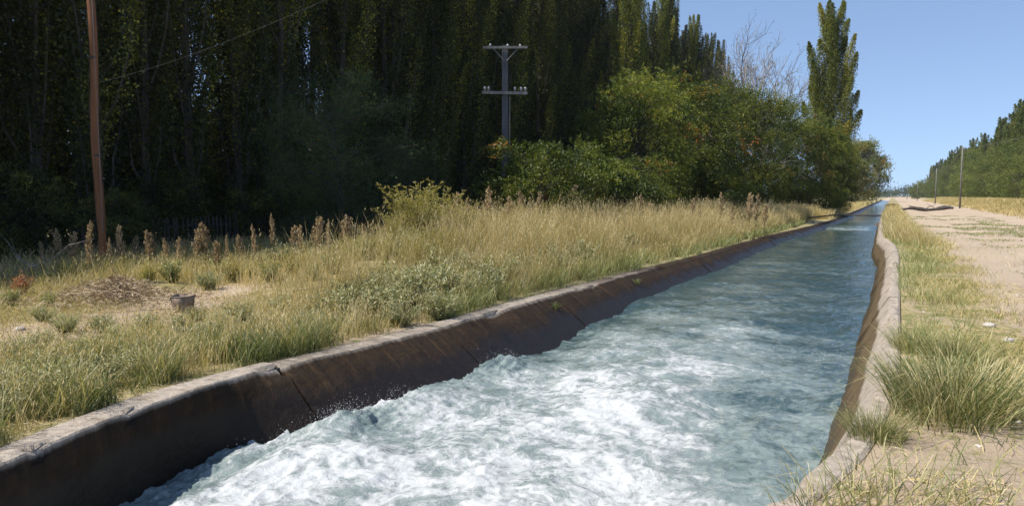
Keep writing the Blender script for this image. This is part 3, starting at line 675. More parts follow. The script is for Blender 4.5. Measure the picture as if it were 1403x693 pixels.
tree_px('locust_tree', LOC[0], 1035, 300, 76, 8.2, 132, 'green locust tree right of the bare tree with low branches over the grass', 1.05, 1.4)
tree_px('locust_shrub', LOW[0], 850, 300, 36, 3.6, 215, 'low dark green locust shrub at the foot of the leafy clump', 1.2, 3.3)
tree_px('locust_shrub', LOW[1], 955, 300, 52, 3.6, 220, 'rounded green locust shrub behind the golden grass under the clump', 1.3, 5.1)
tree_px('yellowing_tree', YEL[0], 1072, 300, 86, 9, 165, 'yellowing tree with orange leaves at the right end of the leafy clump', .85, .9)
tree_px('locust_tree', LOC[1], 1108, 290, 80, 8.2, 152, 'dark green locust tree standing at the foot of the lone poplar', 1.0, 3.0)
tree_px('locust_tree', LOC[2], 1146, 290, 84, 8.2, 178, 'dark green locust tree just right of the lone poplar by the water', .62, 5.4)
tree_px('locust_shrub', LOW[1], 1108, 290, 84, 3.6, 243, 'pale yellowish shrub low on the left bank beside the water', 1.3, .6)
tree_px('yellowing_tree', YELF[1], 1182, 285, 205, 9, 188, 'rounded yellow-green tree farthest along the left bank against the sky', .8, 2.2)
tree_px('yellowing_tree', YELF[0], 1160, 285, 175, 9, 205, 'yellow-green tree half hidden left of the farthest tree on the left bank', .9, 4.2)
BARE = bare_tree_meshes(7, 9, .40, 6, .065, 900, 5)
p = at_depth(1046, 300, 98); s = (at_depth(1046, 34, 98)[2] - tz(p[0], p[1])) / 9.6
place('bare_tree', BARE, (p[0], p[1], tz(p[0], p[1])), 3.6, (s * .95, s * .95, s * .97), 'leafless grey tree spreading thin branches against the sky', 'tree')
BARE2 = bare_tree_meshes(11, 9, .45, 5, .04)
p = at_depth(985, 300, 70); s = (at_depth(985, 70, 70)[2] - tz(p[0], p[1])) / 9.6
place('bare_tree', BARE2, (p[0], p[1], tz(p[0], p[1])), 2.0, (s, s, s), 'smaller leafless grey tree poking out above the locust clump', 'tree')
# near tree at the left edge and turning leaves inside the wood
tree_px('yellowing_tree', YEL[1], 48, 320, 33, 9, 60, 'tree with a few orange leaves in the dark wood at the left edge', .8, 1.0)
tree_px('locust_tree', LOC[2], 255, 320, 34, 8.2, 150, 'shaded green tree in the dark wood right of the wooden pole', .9, .7)

# trees along the far side of the track
FARL = [round_tree_meshes(300 + k, 12, 4.0, nclump=100, per=50, mat='roadside', leaf=.22, leaflets=3, frond=.4, low=.01, fill=.45, orange=.004, zc=.48) for k in range(3)]
FARP = [poplar_meshes(320 + k, 17, 1.7, 26, 420, .22, .05, 1.2, 'roadside') for k in range(3)]
y = 78
while y < 820:
    x = 20.5 + rnd.gauss(0, 1.8)
    place('roadside_tree', FARL[rnd.randrange(3)], (x, y, tz(x, y) - .1), rnd.random() * 6.28, (lambda q: (q * rnd.uniform(.8, 1.2), q * rnd.uniform(.8, 1.2), q))(rnd.uniform(.5, 1.15)), 'leafy green tree in the sunlit row beyond the dirt track', 'tree', 'leafy trees beyond the track')
    y += rnd.uniform(4.5, 7.5) * (1 if y < 250 else 1.8)
y = 95
while y < 600:
    x = 25 + rnd.gauss(0, .6)
    place('poplar_tree', FARP[rnd.randrange(3)], (x, y, tz(x, y) - .1), rnd.random() * 6.28, rnd.uniform(1.0, 1.3), 'sunlit poplar top rising over the leafy trees beyond the dirt track', 'tree', 'poplars beyond the track')
    y += rnd.uniform(3.5, 6.0) * (1 if y < 250 else 2)
place('roadside_tree', FARL[1], (9.0, 380, tz(9.0, 380)), 1, .62, 'small bright green tree at the far end of the row beyond the track', 'tree')
# far wood across the end of the view
def far_wood():
    rng = np.random.default_rng(77); g = Geo(); C = []; 
    for k in range(150):
        x = rng.uniform(-110, 120); y = rng.uniform(850, 980); h = rng.uniform(6, 13); n = 190
        z = tz(x, y); c = np.array([x, y, z + h * .5]) + rng.normal(size=(n, 3)) * np.array([2.4, 2.4, h * .24]); c[:, 2] = np.maximum(c[:, 2], z + .1); C.append(c)
    C = np.concatenate(C); g.leaves(C, rng.normal(size=C.shape), rng, 1.1, .9, np.clip(.4 + .2 * rng.normal(size=len(C)), 0, 1))
    link('far_wood', g.mesh('far_wood', M['far']), label='dim distant wood closing the view at the end of the canal', cat='wood', kind='stuff')
far_wood()

# ------------------------------------------------------------------ poles, wires, fence
def limb(P0, P1, k=2): return np.linspace(P0, P1, k)
# brown wooden pole on the left
bx, by = on_plane(141, 372, -2.0)[:2]; bz = tz(bx, by)
e = link('wooden_pole', None, None, (bx, by, bz), 'tall reddish-brown wooden pole at the left in front of the dark wood', 'utility pole')
g = Geo(); rg = np.random.default_rng(2); zz = np.linspace(-.3, 11.5, 26); g.tube(np.stack([.03 * np.sin(zz * 1.3) + zz * -.006, .02 * np.cos(zz), zz], 1), np.linspace(.108, .085, 26) * (1 + .05 * rg.normal(size=26)), 12)
link('shaft', g.mesh('shaft', M['pole_wood'], True), e)
g = Geo(); g.tube(np.stack([.16 + zz * -.006, 0 * zz - .05, zz], 1)[3:18], .008, 5); link('ground_wire', g.mesh('ground_wire', M['cable']), e)
for h in (3.1, 5.6, 8.2):
    g = Geo(); g.lathe([(.098, h), (.116, h), (.116, h + .06), (.098, h + .06)], (-.006 * h, 0, 0), 12); link('band', g.mesh('band', M['dark_wood']), e)
LP = np.array([bx, by, bz])
# grey pole with two crossarms
PZ = 31
bx, by = at_depth(692, 300, PZ)[:2]; bz = tz(bx, by); topz = at_depth(692, 66, PZ)[2] - bz
e = link('crossarm_pole', None, None, (bx, by, bz), 'grey concrete pole with two crossarms and white insulators before the dark poplars', 'utility pole')
e.rotation_euler[2] = YAW + .12
g = Geo(); zz = np.linspace(-.3, topz, 12); w = np.linspace(.17, .135, 12)
for i in range(11):   # slightly tapering I-shaped shaft
    g.box((0, 0, (zz[i] + zz[i + 1]) / 2), (w[i] * 1.7, w[i] * .7, zz[i + 1] - zz[i]))
link('shaft', g.mesh('shaft', M['pole_concrete']), e)
arm1 = at_depth(692, 130, PZ)[2] - bz; arm0 = topz - .12
g = Geo(); g.box((-.03, -.14, arm1), (1.9, .12, .12)); low_arm = link('lower_crossarm', g.mesh('lower_crossarm', M['grey_wood']), e)
g = Geo(); g.box((0, -.13, arm0), (1.85, .10, .10), np.array([[1, 0, 0], [0, 1, 0], [.03, 0, 1]])); up_arm = link('upper_crossarm', g.mesh('upper_crossarm', M['grey_wood']), e)
for sx in (-1, 1):
    g = Geo(); g.tube([(sx * .52, -.15, arm0 - .03), (sx * .05, -.13, arm0 - .55)], .02, 5); link('brace', g.mesh('brace', M['grey_wood']), e)
INS = []
for k, dx in enumerate((-.86, -.70, .40, .66, .84)):
    g = Geo(); g.lathe([(.0, .0), (.018, 0), (.018, .06), (.055, .07), (.045, .11), (.06, .12), (.045, .17), (.03, .20), (0, .21)], (dx, -.14, arm1 + .05), 10)
    link('insulator', g.mesh('insulator', M['porcelain'], True), low_arm); INS.append(dx)
for dx in (-.62, .1, .62):
    g = Geo(); g.lathe([(.0, .0), (.02, 0), (.05, .03), (.04, .07), (.025, .1), (0, .11)], (dx, -.13, arm0 + .04), 8); link('insulator', g.mesh('insulator', M['porcelain'], True), up_arm)
g = Geo(); g.tube([(.19, -.08, .2), (.19, -.08, arm1 - .1)], .022, 6); link('conduit', g.mesh('conduit', M['grey_wood']), e)

def sag(a, b, s, n=24):
    t = np.linspace(0, 1, n)[:, None]; P = np.asarray(a) + (np.asarray(b) - np.asarray(a)) * t; P[:, 2] -= s * 4 * t[:, 0] * (1 - t[:, 0]); return P
def wire(a, b, s, r, label):
    a = np.asarray(a, float); g = Geo(); g.tube(sag(a, b, s) - a, r, 4); link('overhead_wire', g.mesh('overhead_wire', M['cable']), None, tuple(a), label, 'wire')
wire(LP + np.array([.1, -.1, 4.95]), at_depth(640, -95, 11), .25, .0018, 'thin slack wire rising from the wooden pole toward the top of the picture')
# slim poles along the track
def slim_pole(px, py_top, zf, label, lean=0):
    p = at_depth(px, 285, zf); x, y = p[0], p[1]; z = tz(x, y); h = at_depth(px, py_top, zf)[2] - z
    e = link('track_pole', None, None, (x, y, z), label, 'utility pole')
    g = Geo(); g.tube([(0, 0, -.3), (lean * .5, 0, h * .5), (lean, 0, h)], [.11, .09, .075], 8); link('shaft', g.mesh('shaft', M['grey_wood'], True), e)
    g = Geo(); g.box((lean, 0, h - .35), (.7, .08, .08)); link('crossarm', g.mesh('crossarm', M['grey_wood']), e)
    return np.array([x + lean, y, z + h - .3])
t1 = slim_pole(1315, 201, 95, 'nearest slim wooden pole standing beside the dirt track at the right')
t2 = slim_pole(1281, 231, 150, 'second slim pole from the right along the dirt track')
t3 = slim_pole(1256, 247, 230, 'third slim pole along the track, short and dim with distance')
t4 = slim_pole(1242, 253, 330, 'farthest slim pole beside the track near the vanishing point')
wire(t1, (19.0, 42, 9.2), 1.4, .012, 'slack wire running right from the nearest track pole')
wire(t2, t1, 1.0, .012, 'wire between the two nearest track poles')
wire(t3, t2, 1.2, .014, 'wire between the second and third track poles')

# picket fence deep in the shade of the wood
fx0, fy0 = -22.3, 14.0
e = link('picket_fence', None, None, (fx0, fy0, tz(fx0, fy0)), 'dark weathered picket fence in the shade at the foot of the poplars', 'fence')
pk = Geo(); pk.add(np.array([[x, y, z] for z in (-.1, 1.25) for x, y in ((-.012, -.045), (.012, -.045), (.012, .045), (-.012, .045))] + [[0, 0, 1.34]]),
    [(0, 1, 5, 4), (1, 2, 6, 5), (2, 3, 7, 6), (3, 0, 4, 7)], [(4, 5, 8), (5, 6, 8), (6, 7, 8), (7, 4, 8)])
pkm = pk.mesh('picket', M['dark_wood'])
for k in range(80):
    yy = k * .19; o = link('picket', pkm, e, (rnd.gauss(0, .01), yy, rnd.gauss(0, .05) + tz(fx0, fy0 + yy) - tz(fx0, fy0))); o.rotation_euler = (rnd.gauss(0, .03), rnd.gauss(0, .03), 0)
for h in (.3, .98):
    g = Geo(); g.box((-.045, 7.5, h), (.05, 15.4, .07)); link('rail', g.mesh('rail', M['dark_wood']), e)

# ------------------------------------------------------------------ check structure across the canal, log on the track
e = link('check_structure', None, None, (-3, 64, -2.4), 'low concrete check walls pinching the canal where the water breaks white', 'weir')
for nm, x0, x1 in (('wing_wall', -5.75, -4.35), ('wing_wall', -1.35, .1)):
    g = Geo(); V = []
    for yy in (-.25, .25):
        hi, lo = (x0, x1) if x0 < -3 else (x1, x0)
        V += [(hi + 3, yy, -1.2), (hi + 3, yy, .62 if x0 > -3 else .3), ((hi + lo) / 2 + 3, yy, .5 if x0 > -3 else .2), (lo + 3, yy, -.02), (lo + 3, yy, -1.2)]
    g.add(V, [(t, (t + 1) % 5, (t + 1) % 5 + 5, t + 5) for t in range(5)] , [(0, 1, 2), (0, 2, 3), (0, 3, 4), (5, 7, 6), (5, 8, 7), (5, 9, 8)])
    link(nm, g.mesh(nm, M['grey_wood']), e)
g = Geo(); g.tube([(-3.4, 0, -.25), (-1.5, 0, .0), (.5, 0, .02), (2.6, 0, .0)], .06, 8)
link('crossing_pipe', g.mesh('crossing_pipe', M['dark_wood'], True), None, (-2.8, 66.5, -1.62), 'thin dark pipe spanning the canal above the white break in the water', 'pipe')
lx, ly = on_plane(1268, 287.5, -1.65)[:2]; ly = 92; lx = (1268 - VX) / 1127 * ly
e = link('fallen_log', None, None, (lx, ly, tz(lx, ly)), 'dark fallen log lying across the dirt track in the distance', 'log')
g = Geo(); s = np.linspace(0, 1, 12); rg = np.random.default_rng(5)
g.tube(np.stack([-2.6 + 4.8 * s, .5 * np.sin(s * 3), .16 + .12 * np.sin(s * 9) + .15 * s], 1), .17 + .05 * rg.normal(size=12), 8); link('trunk', g.mesh('trunk', M['dark_wood']), e)
for k in range(5):
    g = Geo(); b = np.array([-2.2 + k * .9, 0, .25]); g.tube([b, b + [.3 * (-1) ** k, .2, .25], b + [.9 * (-1) ** k, .3, .25 + .1 * k]], [.05, .035, .012], 5); link('branch', g.mesh('branch', M['dark_wood']), e)

# ------------------------------------------------------------------ the old pail and small things on the left bank
px_, py_ = on_plane(252, 427, -2.0)[:2]; pz = tz(px_, py_)
e = link('old_bucket', None, None, (px_, py_, pz), 'rusty grey-brown open bucket standing on bare soil of the left bank', 'bucket')
e.rotation_euler = (.03, -.04, .3); e.scale = (.86, .86, .84)
rg = np.random.default_rng(12); g = Geo()
g.lathe([(0, .01), (.175, .01), (.185, .0), (.19, .02), (.215, .20), (.232, .335), (.226, .338), (.21, .20), (.178, .03), (0, .03)], (0, 0, 0), 28, .5, .03, rg)
bu = link('body', g.mesh('body', M['rust'], True), e)
g = Geo(); a = np.linspace(0, 2 * np.pi, 29); g.tube(np.stack([.232 * np.cos(a), .232 * np.sin(a), .338 + .004 * np.sin(3 * a)], 1), .009, 6, cap=False); link('rim', g.mesh('rim', M['rust'], True), bu)
for q in (0.9, 0.9 + math.pi):
    g = Geo(); g.box((.236 * math.cos(q), .236 * math.sin(q), .30), (.02, .05, .05), [[math.cos(q), -math.sin(q), 0], [math.sin(q), math.cos(q), 0], [0, 0, 1]]); link('handle_lug', g.mesh('handle_lug', M['rust']), bu)

# ------------------------------------------------------------------ plants built as individuals
def shrub_meshes(seed, n=58, H=.62, R=.42, leaf=.06, mat='silver', per=30, wid=.3):
    rng = np.random.default_rng(seed); st = Geo(); fl = Geo()
    for k in range(n):
        az = rng.random() * 6.283; r = R * rng.random() ** .6; h = H * (.55 + .5 * rng.random()) * (1 - .25 * r / R)
        s = np.linspace(0, 1, 5); P = np.stack([math.cos(az) * (r * .25 + r * .8 * s ** 1.3), math.sin(az) * (r * .25 + r * .8 * s ** 1.3), h * s], 1); P[1:] += rng.normal(size=(4, 3)) * .02
        st.tube(P, np.linspace(.006, .002, 5), 3, .3, False)
        q = .12 + .9 * rng.random(per); c = np.stack([np.interp(q, s, P[:, i]) for i in range(3)], 1) + rng.normal(size=(per, 3)) * .012
        az2 = rng.random(per) * 6.283; a = np.stack([np.cos(az2), np.sin(az2), .35 + .5 * rng.random(per)], 1)
        fl.leaves(c, a, rng, leaf, leaf * wid, np.clip(.25 + .45 * q + .18 * rng.normal(size=per), 0, 1))
    return [('stems', st.mesh('stems', M[mat])), ('leaves', fl.mesh('leaves', M[mat]))]
def stalk_meshes(seed, H=1.2, nb=12):
    rng = np.random.default_rng(seed); st = Geo(); hd = Geo()
    s = np.linspace(0, 1, 7); P = np.stack([.06 * s * rng.normal() + .02 * np.sin(s * 6), .06 * s * rng.normal() + 0 * s, H * s], 1); st.tube(P, np.linspace(.008, .003, 7), 4, .3)
    def head(B, n, sg):
        q = rng.random(n); c = np.stack([np.interp(q, np.linspace(0, 1, len(B)), B[:, i]) for i in range(3)], 1); sgm = sg * (1.1 - .7 * q)[:, None]
        hd.leaves(c + rng.normal(size=(n, 3)) * sgm * [1, 1, .8], rng.normal(size=(n, 3)) * .6 + [0, 0, .6], rng, .042, .024, np.clip(.6 + .22 * rng.normal(size=n), .15, 1))
    top = P[3:]; head(top, 190, .024)
    for k in range(nb):
        h = H * (.36 + .52 * k / nb); az = k * 2.4; b = np.array([np.interp(h, P[:, 2], P[:, 0]), np.interp(h, P[:, 2], P[:, 1]), h]); ln = .28 * (1 - .5 * k / nb)
        B = b + np.stack([np.cos(az) * .5 * ln * s, np.sin(az) * .5 * ln * s, ln * s], 1); st.tube(B, .003, 3, .3, False); head(B[2:], 52, .017)
    lf = Geo(); n = 46; q = rng.random(n) * .55; c = np.stack([np.interp(q, s, P[:, i]) for i in range(3)], 1); az = rng.random(n) * 6.283
    lf.leaves(c, np.stack([np.cos(az), np.sin(az), .5 + 0 * az], 1), rng, .11, .022, .2 * rng.random(n))
    return [('stem', st.mesh('stem', M['seed'])), ('seed_head', hd.mesh('seed_head', M['seed'])), ('leaves', lf.mesh('leaves', M['seed']))]
def fennel_meshes(seed, H=1.5, n=38, R=.5):
    rng = np.random.default_rng(seed); st = Geo(); fl = Geo()
    for k in range(n):
        az = rng.random() * 6.283; r = R * rng.random() ** .5; h = H * (.55 + .5 * rng.random()); s = np.linspace(0, 1, 7)
        P = np.stack([math.cos(az) * r * (.2 + .9 * s ** 1.6), math.sin(az) * r * (.2 + .9 * s ** 1.6), h * (s - .10 * s ** 3)], 1); st.tube(P, np.linspace(.007, .002, 7), 3, .4, False)
        for j in range(16):
            q = .25 + .75 * (j + rng.random()) / 16; b = np.array([np.interp(q, s, P[:, i]) for i in range(3)]); a2 = rng.random() * 6.283; d = np.array([math.cos(a2), math.sin(a2), .7]); ln = .26 * (1.15 - q)
            m = 9; t = rng.random((m, 1)); fl.leaves(b + d * ln * t, d + rng.normal(size=(m, 3)) * .5, rng, .055, .010, np.clip(.35 + .3 * q + .15 * rng.normal(size=m), 0, 1))
    return [('stems', st.mesh('stems', M['fennel'])), ('leaves', fl.mesh('leaves', M['fennel']))]
def tussock_meshes(seed, n=420, R=.22, H=.62, mat='green_grass', W=.010, lean=(.3, 1.0), dry=.15):
    rng = np.random.default_rng(seed); g = Geo(); az = rng.random(n) * 6.283; r = R * rng.random(n) ** .7
    P = np.stack([np.cos(az) * r, np.sin(az) * r, np.zeros(n)], 1); ln = lean[0] + (lean[1] - lean[0]) * rng.random(n) * (.4 + .6 * r / R)
    t = np.clip(.42 + .17 * rng.normal(size=n), 0, .85); t[rng.random(n) < dry] = .95
    g.blades(P, rng, H * (.5 + .6 * rng.random(n)), W * (.7 + .6 * rng.random(n)), ln, t, az + rng.normal(size=n) * .5, 1.0)
    return [('blades', g.mesh('blades', M[mat]))]

SHR = [shrub_meshes(400 + k) for k in range(4)]
STK = [stalk_meshes(420 + k, 1.05 + .12 * k) for k in range(4)]
FEN = [fennel_meshes(440 + k) for k in range(2)]
def gp(px, py, z=-2.0):
    """point on the bank under a pixel, iterated on the terrain"""
    for _ in range(6):
        q = on_plane(px, py, z); z = tz(q[0], q[1])
    return float(q[0]), float(q[1]), z
def put(name, parts, px, py, s, label, cat, group=None, rot=None):
    x, y, z = gp(px, py); return place(name, parts, (x, y, z - .02), rnd.random() * 6.28 if rot is None else rot, s, label, cat, group)

# silvery shrubs between the bare soil and the coping, left to right
for k, (a, b, s) in enumerate([(500, 425, 1.0), (535, 432, 1.1), (560, 415, 1.2), (590, 420, 1.25), (622, 413, 1.3), (655, 408, 1.3), (520, 405, 1.0), (560, 392, 1.1), (600, 392, 1.2), (640, 388, 1.3), (672, 395, 1.1),
                               (548, 372, 1.1), (585, 372, 1.1), (490, 445, .8), (455, 440, .8), (700, 390, 1.1), (745, 380, 1.1), (800, 368, 1.1), (862, 352, 1.1), (470, 425, .8), (610, 405, 1.0), (575, 400, 1.0), (630, 372, 1.0), (665, 375, 1.0), (690, 372, .9), (515, 385, .9), (545, 450, .6), (590, 438, .7)]):
    put('silvery_shrub', SHR[k % 4], a + rnd.uniform(-12, 12), b + rnd.uniform(-6, 6), s * rnd.uniform(.9, 1.35), 'silvery grey-green leafy shrub in the thicket above the coping beside the golden grass', 'shrub', 'silvery shrubs in the thicket', None)
for k, (a, b, s) in enumerate([(385, 365, 1.1), (415, 360, 1.2), (360, 368, .9), (440, 370, 1.0)]):
    put('silvery_shrub', SHR[(k + 1) % 4], a, b, s * 1.1, 'silvery grey-green shrub in the low patch right of and behind the bucket', 'shrub', 'silvery shrubs behind the bucket')
put('silvery_shrub', SHR[2], 287, 396, .75, 'small silvery shrub behind and just right of the bucket', 'shrub')
for k, (a, b, s) in enumerate([(30, 505, .9), (75, 520, .9), (20, 545, .9), (120, 500, .8), (55, 480, .7), (250, 455, .7), (330, 440, .8), (305, 455, .8), (420, 452, .8), (165, 470, .7), (5, 575, .9), (385, 425, .7), (95, 545, .9), (140, 530, .9), (190, 515, .8), (230, 500, .8), (45, 560, 1.0), (290, 470, .8), (350, 462, .9), (270, 440, .6), (200, 450, .6), (140, 455, .7), (90, 455, .7), (430, 470, .8), (60, 440, .6)]):
    put('silvery_shrub', SHR[(k * 3) % 4], a, b, s * .8, 'grey-green leafy weed among the coarse grass on the near left bank', 'weed', 'leafy weeds on the near left bank')
# tall brown seed stalks, given by where their tips stand
def stalk(px, top, zf, k, label, group):
    q = at_depth(px, 300, zf); x, y = q[0], q[1]; z = tz(x, y); s = (at_depth(px, top, zf)[2] - z) / (1.05 + .12 * k)
    s2 = s * rnd.uniform(.6, 1.0); place('seed_stalk', STK[k], (x, y, z - .02), rnd.random() * 6.28, (s2, s2, s), label, 'weed', group, (rnd.gauss(0, .10), rnd.gauss(0, .10)))
for k, (a, b) in enumerate([(82, 309), (97, 312), (114, 297), (150, 322), (164, 306), (206, 309), (214, 318), (242, 323), (264, 313), (285, 303), (310, 318), (60, 325), (180, 322), (128, 330), (195, 326), (226, 324), (252, 328), (300, 322), (40, 335), (322, 325)]):
    stalk(a, b + rnd.uniform(-3, 5), rnd.uniform(16, 22), k % 4, 'brown seed stalk standing against the dark wood near the wooden pole', 'seed stalks near the wooden pole')
for k, (a, b) in enumerate([(335, 318), (352, 310), (375, 288), (398, 308), (426, 298), (437, 306), (448, 298), (476, 298), (486, 295), (505, 303), (520, 300), (410, 304)]):
    stalk(a, b + rnd.uniform(-3, 5), rnd.uniform(17, 23), (k * 3) % 4, 'brown seed stalk in the low weeds between the bucket and the feathery yellow bush', 'seed stalks in the low weeds')
for k, (a, b) in enumerate([(655, 272), (673, 252), (690, 270), (713, 256), (728, 263), (742, 272), (752, 276), (772, 272), (786, 250), (792, 262), (810, 274), (828, 273), (845, 276), (876, 267), (890, 275), (915, 272), (949, 260), (962, 268), (988, 255), (1004, 265), (1026, 247), (1034, 255), (1048, 266), (635, 270), (620, 262)]):
    stalk(a, b + (0 if a < 930 else 10) + rnd.uniform(-2, 5), 21 + .04 * (a - 620) + rnd.uniform(-2, 2), (k * 2 + 1) % 4, 'brown seed stalk rising out of the tall golden grass', 'seed stalks in the golden grass')
# feathery yellow bushes
def fennel(px, top, zf, k, label, group=None, name='feathery_bush', cat='bush', w=1.0):
    q = at_depth(px, 300, zf); x, y = q[0], q[1]; z = tz(x, y); s = (at_depth(px, top, zf)[2] - z) / 1.5
    place(name, FEN[k], (x, y, z - .02), rnd.random() * 6.28, (s * w, s * w, s), label, cat, group)
fennel(572, 238, 17.5, 0, 'feathery yellow bush with arching tips, tallest on the left bank', w=1.35)
fennel(606, 250, 18, 1, 'feathery yellow bush right beside the tallest feathery one', w=1.3)
fennel(640, 278, 18, 1, 'feathery yellow bush at the left end of the golden grass')
fennel(545, 285, 17, 0, 'smaller feathery yellow bush left of the tallest feathery one')
for k, (a, b, z_) in enumerate([(590, 300, 16), (620, 305, 16), (560, 310, 15.5), (530, 318, 16), (575, 318, 15), (605, 322, 15), (650, 310, 16), (505, 318, 17), (480, 318, 17.5)]):
    fennel(a, b, z_, k % 2, 'yellow-green feathery bush in the skirt below the tallest feathery bush', 'feathery bushes around the tallest one')
for k, (a, b) in enumerate([(300, 362), (330, 360), (352, 352), (460, 352), (495, 350), (520, 350), (425, 352), (390, 350)]):
    put('feathery_plant', FEN[k % 2], a, b, .55, 'low feathery yellow plant in the weedy strip before the dark wood', 'plant', 'low feathery plants')
# yellow-green leafy weeds in the strip between the bucket and the wood
WED = [shrub_meshes(470 + k, 34, .7, .34, .085, ('fennel', 'green_grass', 'green_grass')[k], 26, .22) for k in range(3)]
for k, (a, b, s_) in enumerate([(205, 392, .8), (232, 384, .9), (300, 380, .9), (322, 388, .8), (345, 378, 1.0), (372, 384, .9), (405, 378, 1.0), (430, 384, .9), (452, 376, 1.0), (478, 384, 1.0), (500, 372, 1.1), (525, 376, 1.1), (470, 398, .8), (318, 366, .9), (352, 362, 1.0), (470, 360, 1.1), (500, 356, 1.1), (530, 354, 1.2), (425, 362, 1.0), (385, 360, .9), (280, 372, .8), (222, 372, .8), (185, 378, .8), (60, 395, .8), (95, 390, .9), (20, 420, .8), (70, 418, .7)]):
    put('leafy_weed', WED[k % 3], a + rnd.uniform(-6, 6), b + rnd.uniform(-4, 4), s_ * rnd.uniform(.7, 1.1), 'yellow-green leafy weed in the rough strip between the bucket and the dark wood', 'weed', 'leafy weeds in the rough strip')
# russet weed by the pole, brush heap, dead branches
RUS = shrub_meshes(460, 26, .6, .3, .08, 'russet', 22)
put('russet_weed', RUS, 138, 372, 1.2, 'reddish-brown withered weed at the foot of the wooden pole', 'weed')
put('russet_weed', RUS, 168, 368, .9, 'reddish-brown withered weed just right of the wooden pole', 'weed')
put('russet_weed', RUS, 30, 405, .8, 'reddish-brown withered weed among dead branches at the left edge', 'weed')
x, y, z = gp(160, 398)
e = link('brush_heap', None, None, (x, y, z), 'heap of dead twigs and straw left of the bucket', 'brush heap')
rg = np.random.default_rng(31); g = Geo()
for k in range(130):
    r = abs(rg.normal()) * .6; a = rg.random() * 6.283; h = max(.03, .32 * math.exp(-(r / .8) ** 2) * rg.random()); c = np.array([r * math.cos(a) * 1.5, r * math.sin(a), h]); d = rg.normal(size=3) * [1, 1, .25]; d /= np.linalg.norm(d); ln = rg.uniform(.15, .5)
    m = c + rg.normal(size=3) * .04; g.tube([c - d * ln, m, c + d * ln], [.007, .006, .002], 3, rg.random(), False)
link('twigs', g.mesh('twigs', M['brush']), e)
g = Geo(); n = 5200; r = np.abs(rg.normal(size=n)) * .75; a = rg.random(n) * 6.283
C = np.stack([r * np.cos(a) * 1.5, r * np.sin(a), .40 * np.exp(-(r / .75) ** 2) * rg.random(n) + .02], 1); g.leaves(C, rg.normal(size=(n, 3)) * [1, 1, .4], rg, .12, .012, rg.random(n)); link('straw', g.mesh('straw', M['brush']), e)
def dead_branch(px, py, s, seed, label, rot):
    x, y, z = gp(px, py); rg = np.random.default_rng(seed); g = Geo(); e = link('dead_branch', None, None, (x, y, z), label, 'branch'); e.rotation_euler[2] = rot; e.scale = (s,) * 3
    P = np.array([(-.9, 0, .02), (-.4, .05, .25), (.1, 0, .42), (.6, .1, .62), (1.0, .05, .95)]); g.tube(P, [.022, .02, .017, .012, .005], 5); link('stem', g.mesh('stem', M['grey_bark']), e)
    for k in range(7):
        g = Geo(); b = P[1 + k % 4] + rg.normal(size=3) * .02; d = rg.normal(size=3) * .5 + [.3, 0, .5]; d /= np.linalg.norm(d); g.tube([b, b + d * .25, b + d * .5 + rg.normal(size=3) * .08], [.010, .007, .002], 4); link('twig', g.mesh('twig', M['grey_bark']), e)
dead_branch(30, 392, 1.0, 1, 'pale dead branch slanting up at the left edge', YAW + .2)
dead_branch(62, 390, .9, 2, 'pale dead branch leaning the other way beside the left-edge one', YAW + 2.9)
dead_branch(150, 350, .7, 3, 'thin pale dead branch arching at the foot of the wooden pole', YAW + 2.6)
x, y, z = gp(440, 392); g = Geo(); g.tube([(-.45, -.1, .02), (-.15, 0, .06), (.15, -.02, .10), (.32, .06, .15), (.40, .02, .08)], [.010, .013, .014, .011, .006], 6)
o = link('dry_stick', g.mesh('dry_stick', M['grey_bark']), None, (x, y, z), 'pale crooked stick lying on the soil left of the silvery thicket', 'stick'); o.rotation_euler[2] = YAW
# stones
def stone_mesh(seed, r):
    rg = np.random.default_rng(seed); g = Geo(); nu, nv = 10, 6; V = []
    for i in range(nv + 1):
        for j in range(nu):
            t = np.pi * i / nv; a = 2 * np.pi * j / nu; q = r * (.8 + .35 * hash2(np.array([j + i * 31.]), np.array([seed * 1.]), 3)[0]); V.append((q * math.sin(t) * math.cos(a) * 1.3, q * math.sin(t) * math.sin(a), q * math.cos(t) * .6))
    g.add(V, [(i * nu + j, i * nu + (j + 1) % nu, (i + 1) * nu + (j + 1) % nu, (i + 1) * nu + j) for i in range(nv) for j in range(nu)]); return g.mesh('stone', M['stone'], True)
SM = [stone_mesh(k, .06) for k in range(3)]
for k, (a, b, s, lab) in enumerate([(1355, 447, 1.0, 'pale stone in the dry grass beside the track, nearer the canal'), (1381, 468, 1.1, 'pale stone in the dry grass beside the track, nearer the right edge'),
        (55, 507, 1.0, 'pale flat stone in the weeds on the near left bank'), (28, 452, 1.2, 'pale stone on the bare soil at the left edge'), (125, 385, 1.5, 'light stone slab in the brush heap')]):
    x, y, z = gp(a, b, -1.65 if a > 700 else -2.0); o = link('stone', SM[k % 3], None, (x, y, z + .015), lab, 'stone'); o.scale = (s,) * 3; o.rotation_euler[2] = k

# small weeds rooted in the wall joints
for (a, b, lab) in [(768, 424, 'small green weed rooted in a joint of the left canal wall, nearer'), (884, 389, 'small green weed rooted in a joint of the left canal wall, farther')]:
    q = on_plane(a, b, -2.2); Yq = float(q[1]); Xq = float(left_lip(Yq)) + .02 + float(left_run(Yq)) * (-2.0 + 2.2 - .01)
    place('wall_weed', tussock_meshes(540 + a, 40, .05, .17, 'green_grass', .012, (.4, 1.2), .0), (Xq, Yq, -2.2 + .5 * (left_z(Yq) + 2.0)), 0, 1.0, lab, 'weed')
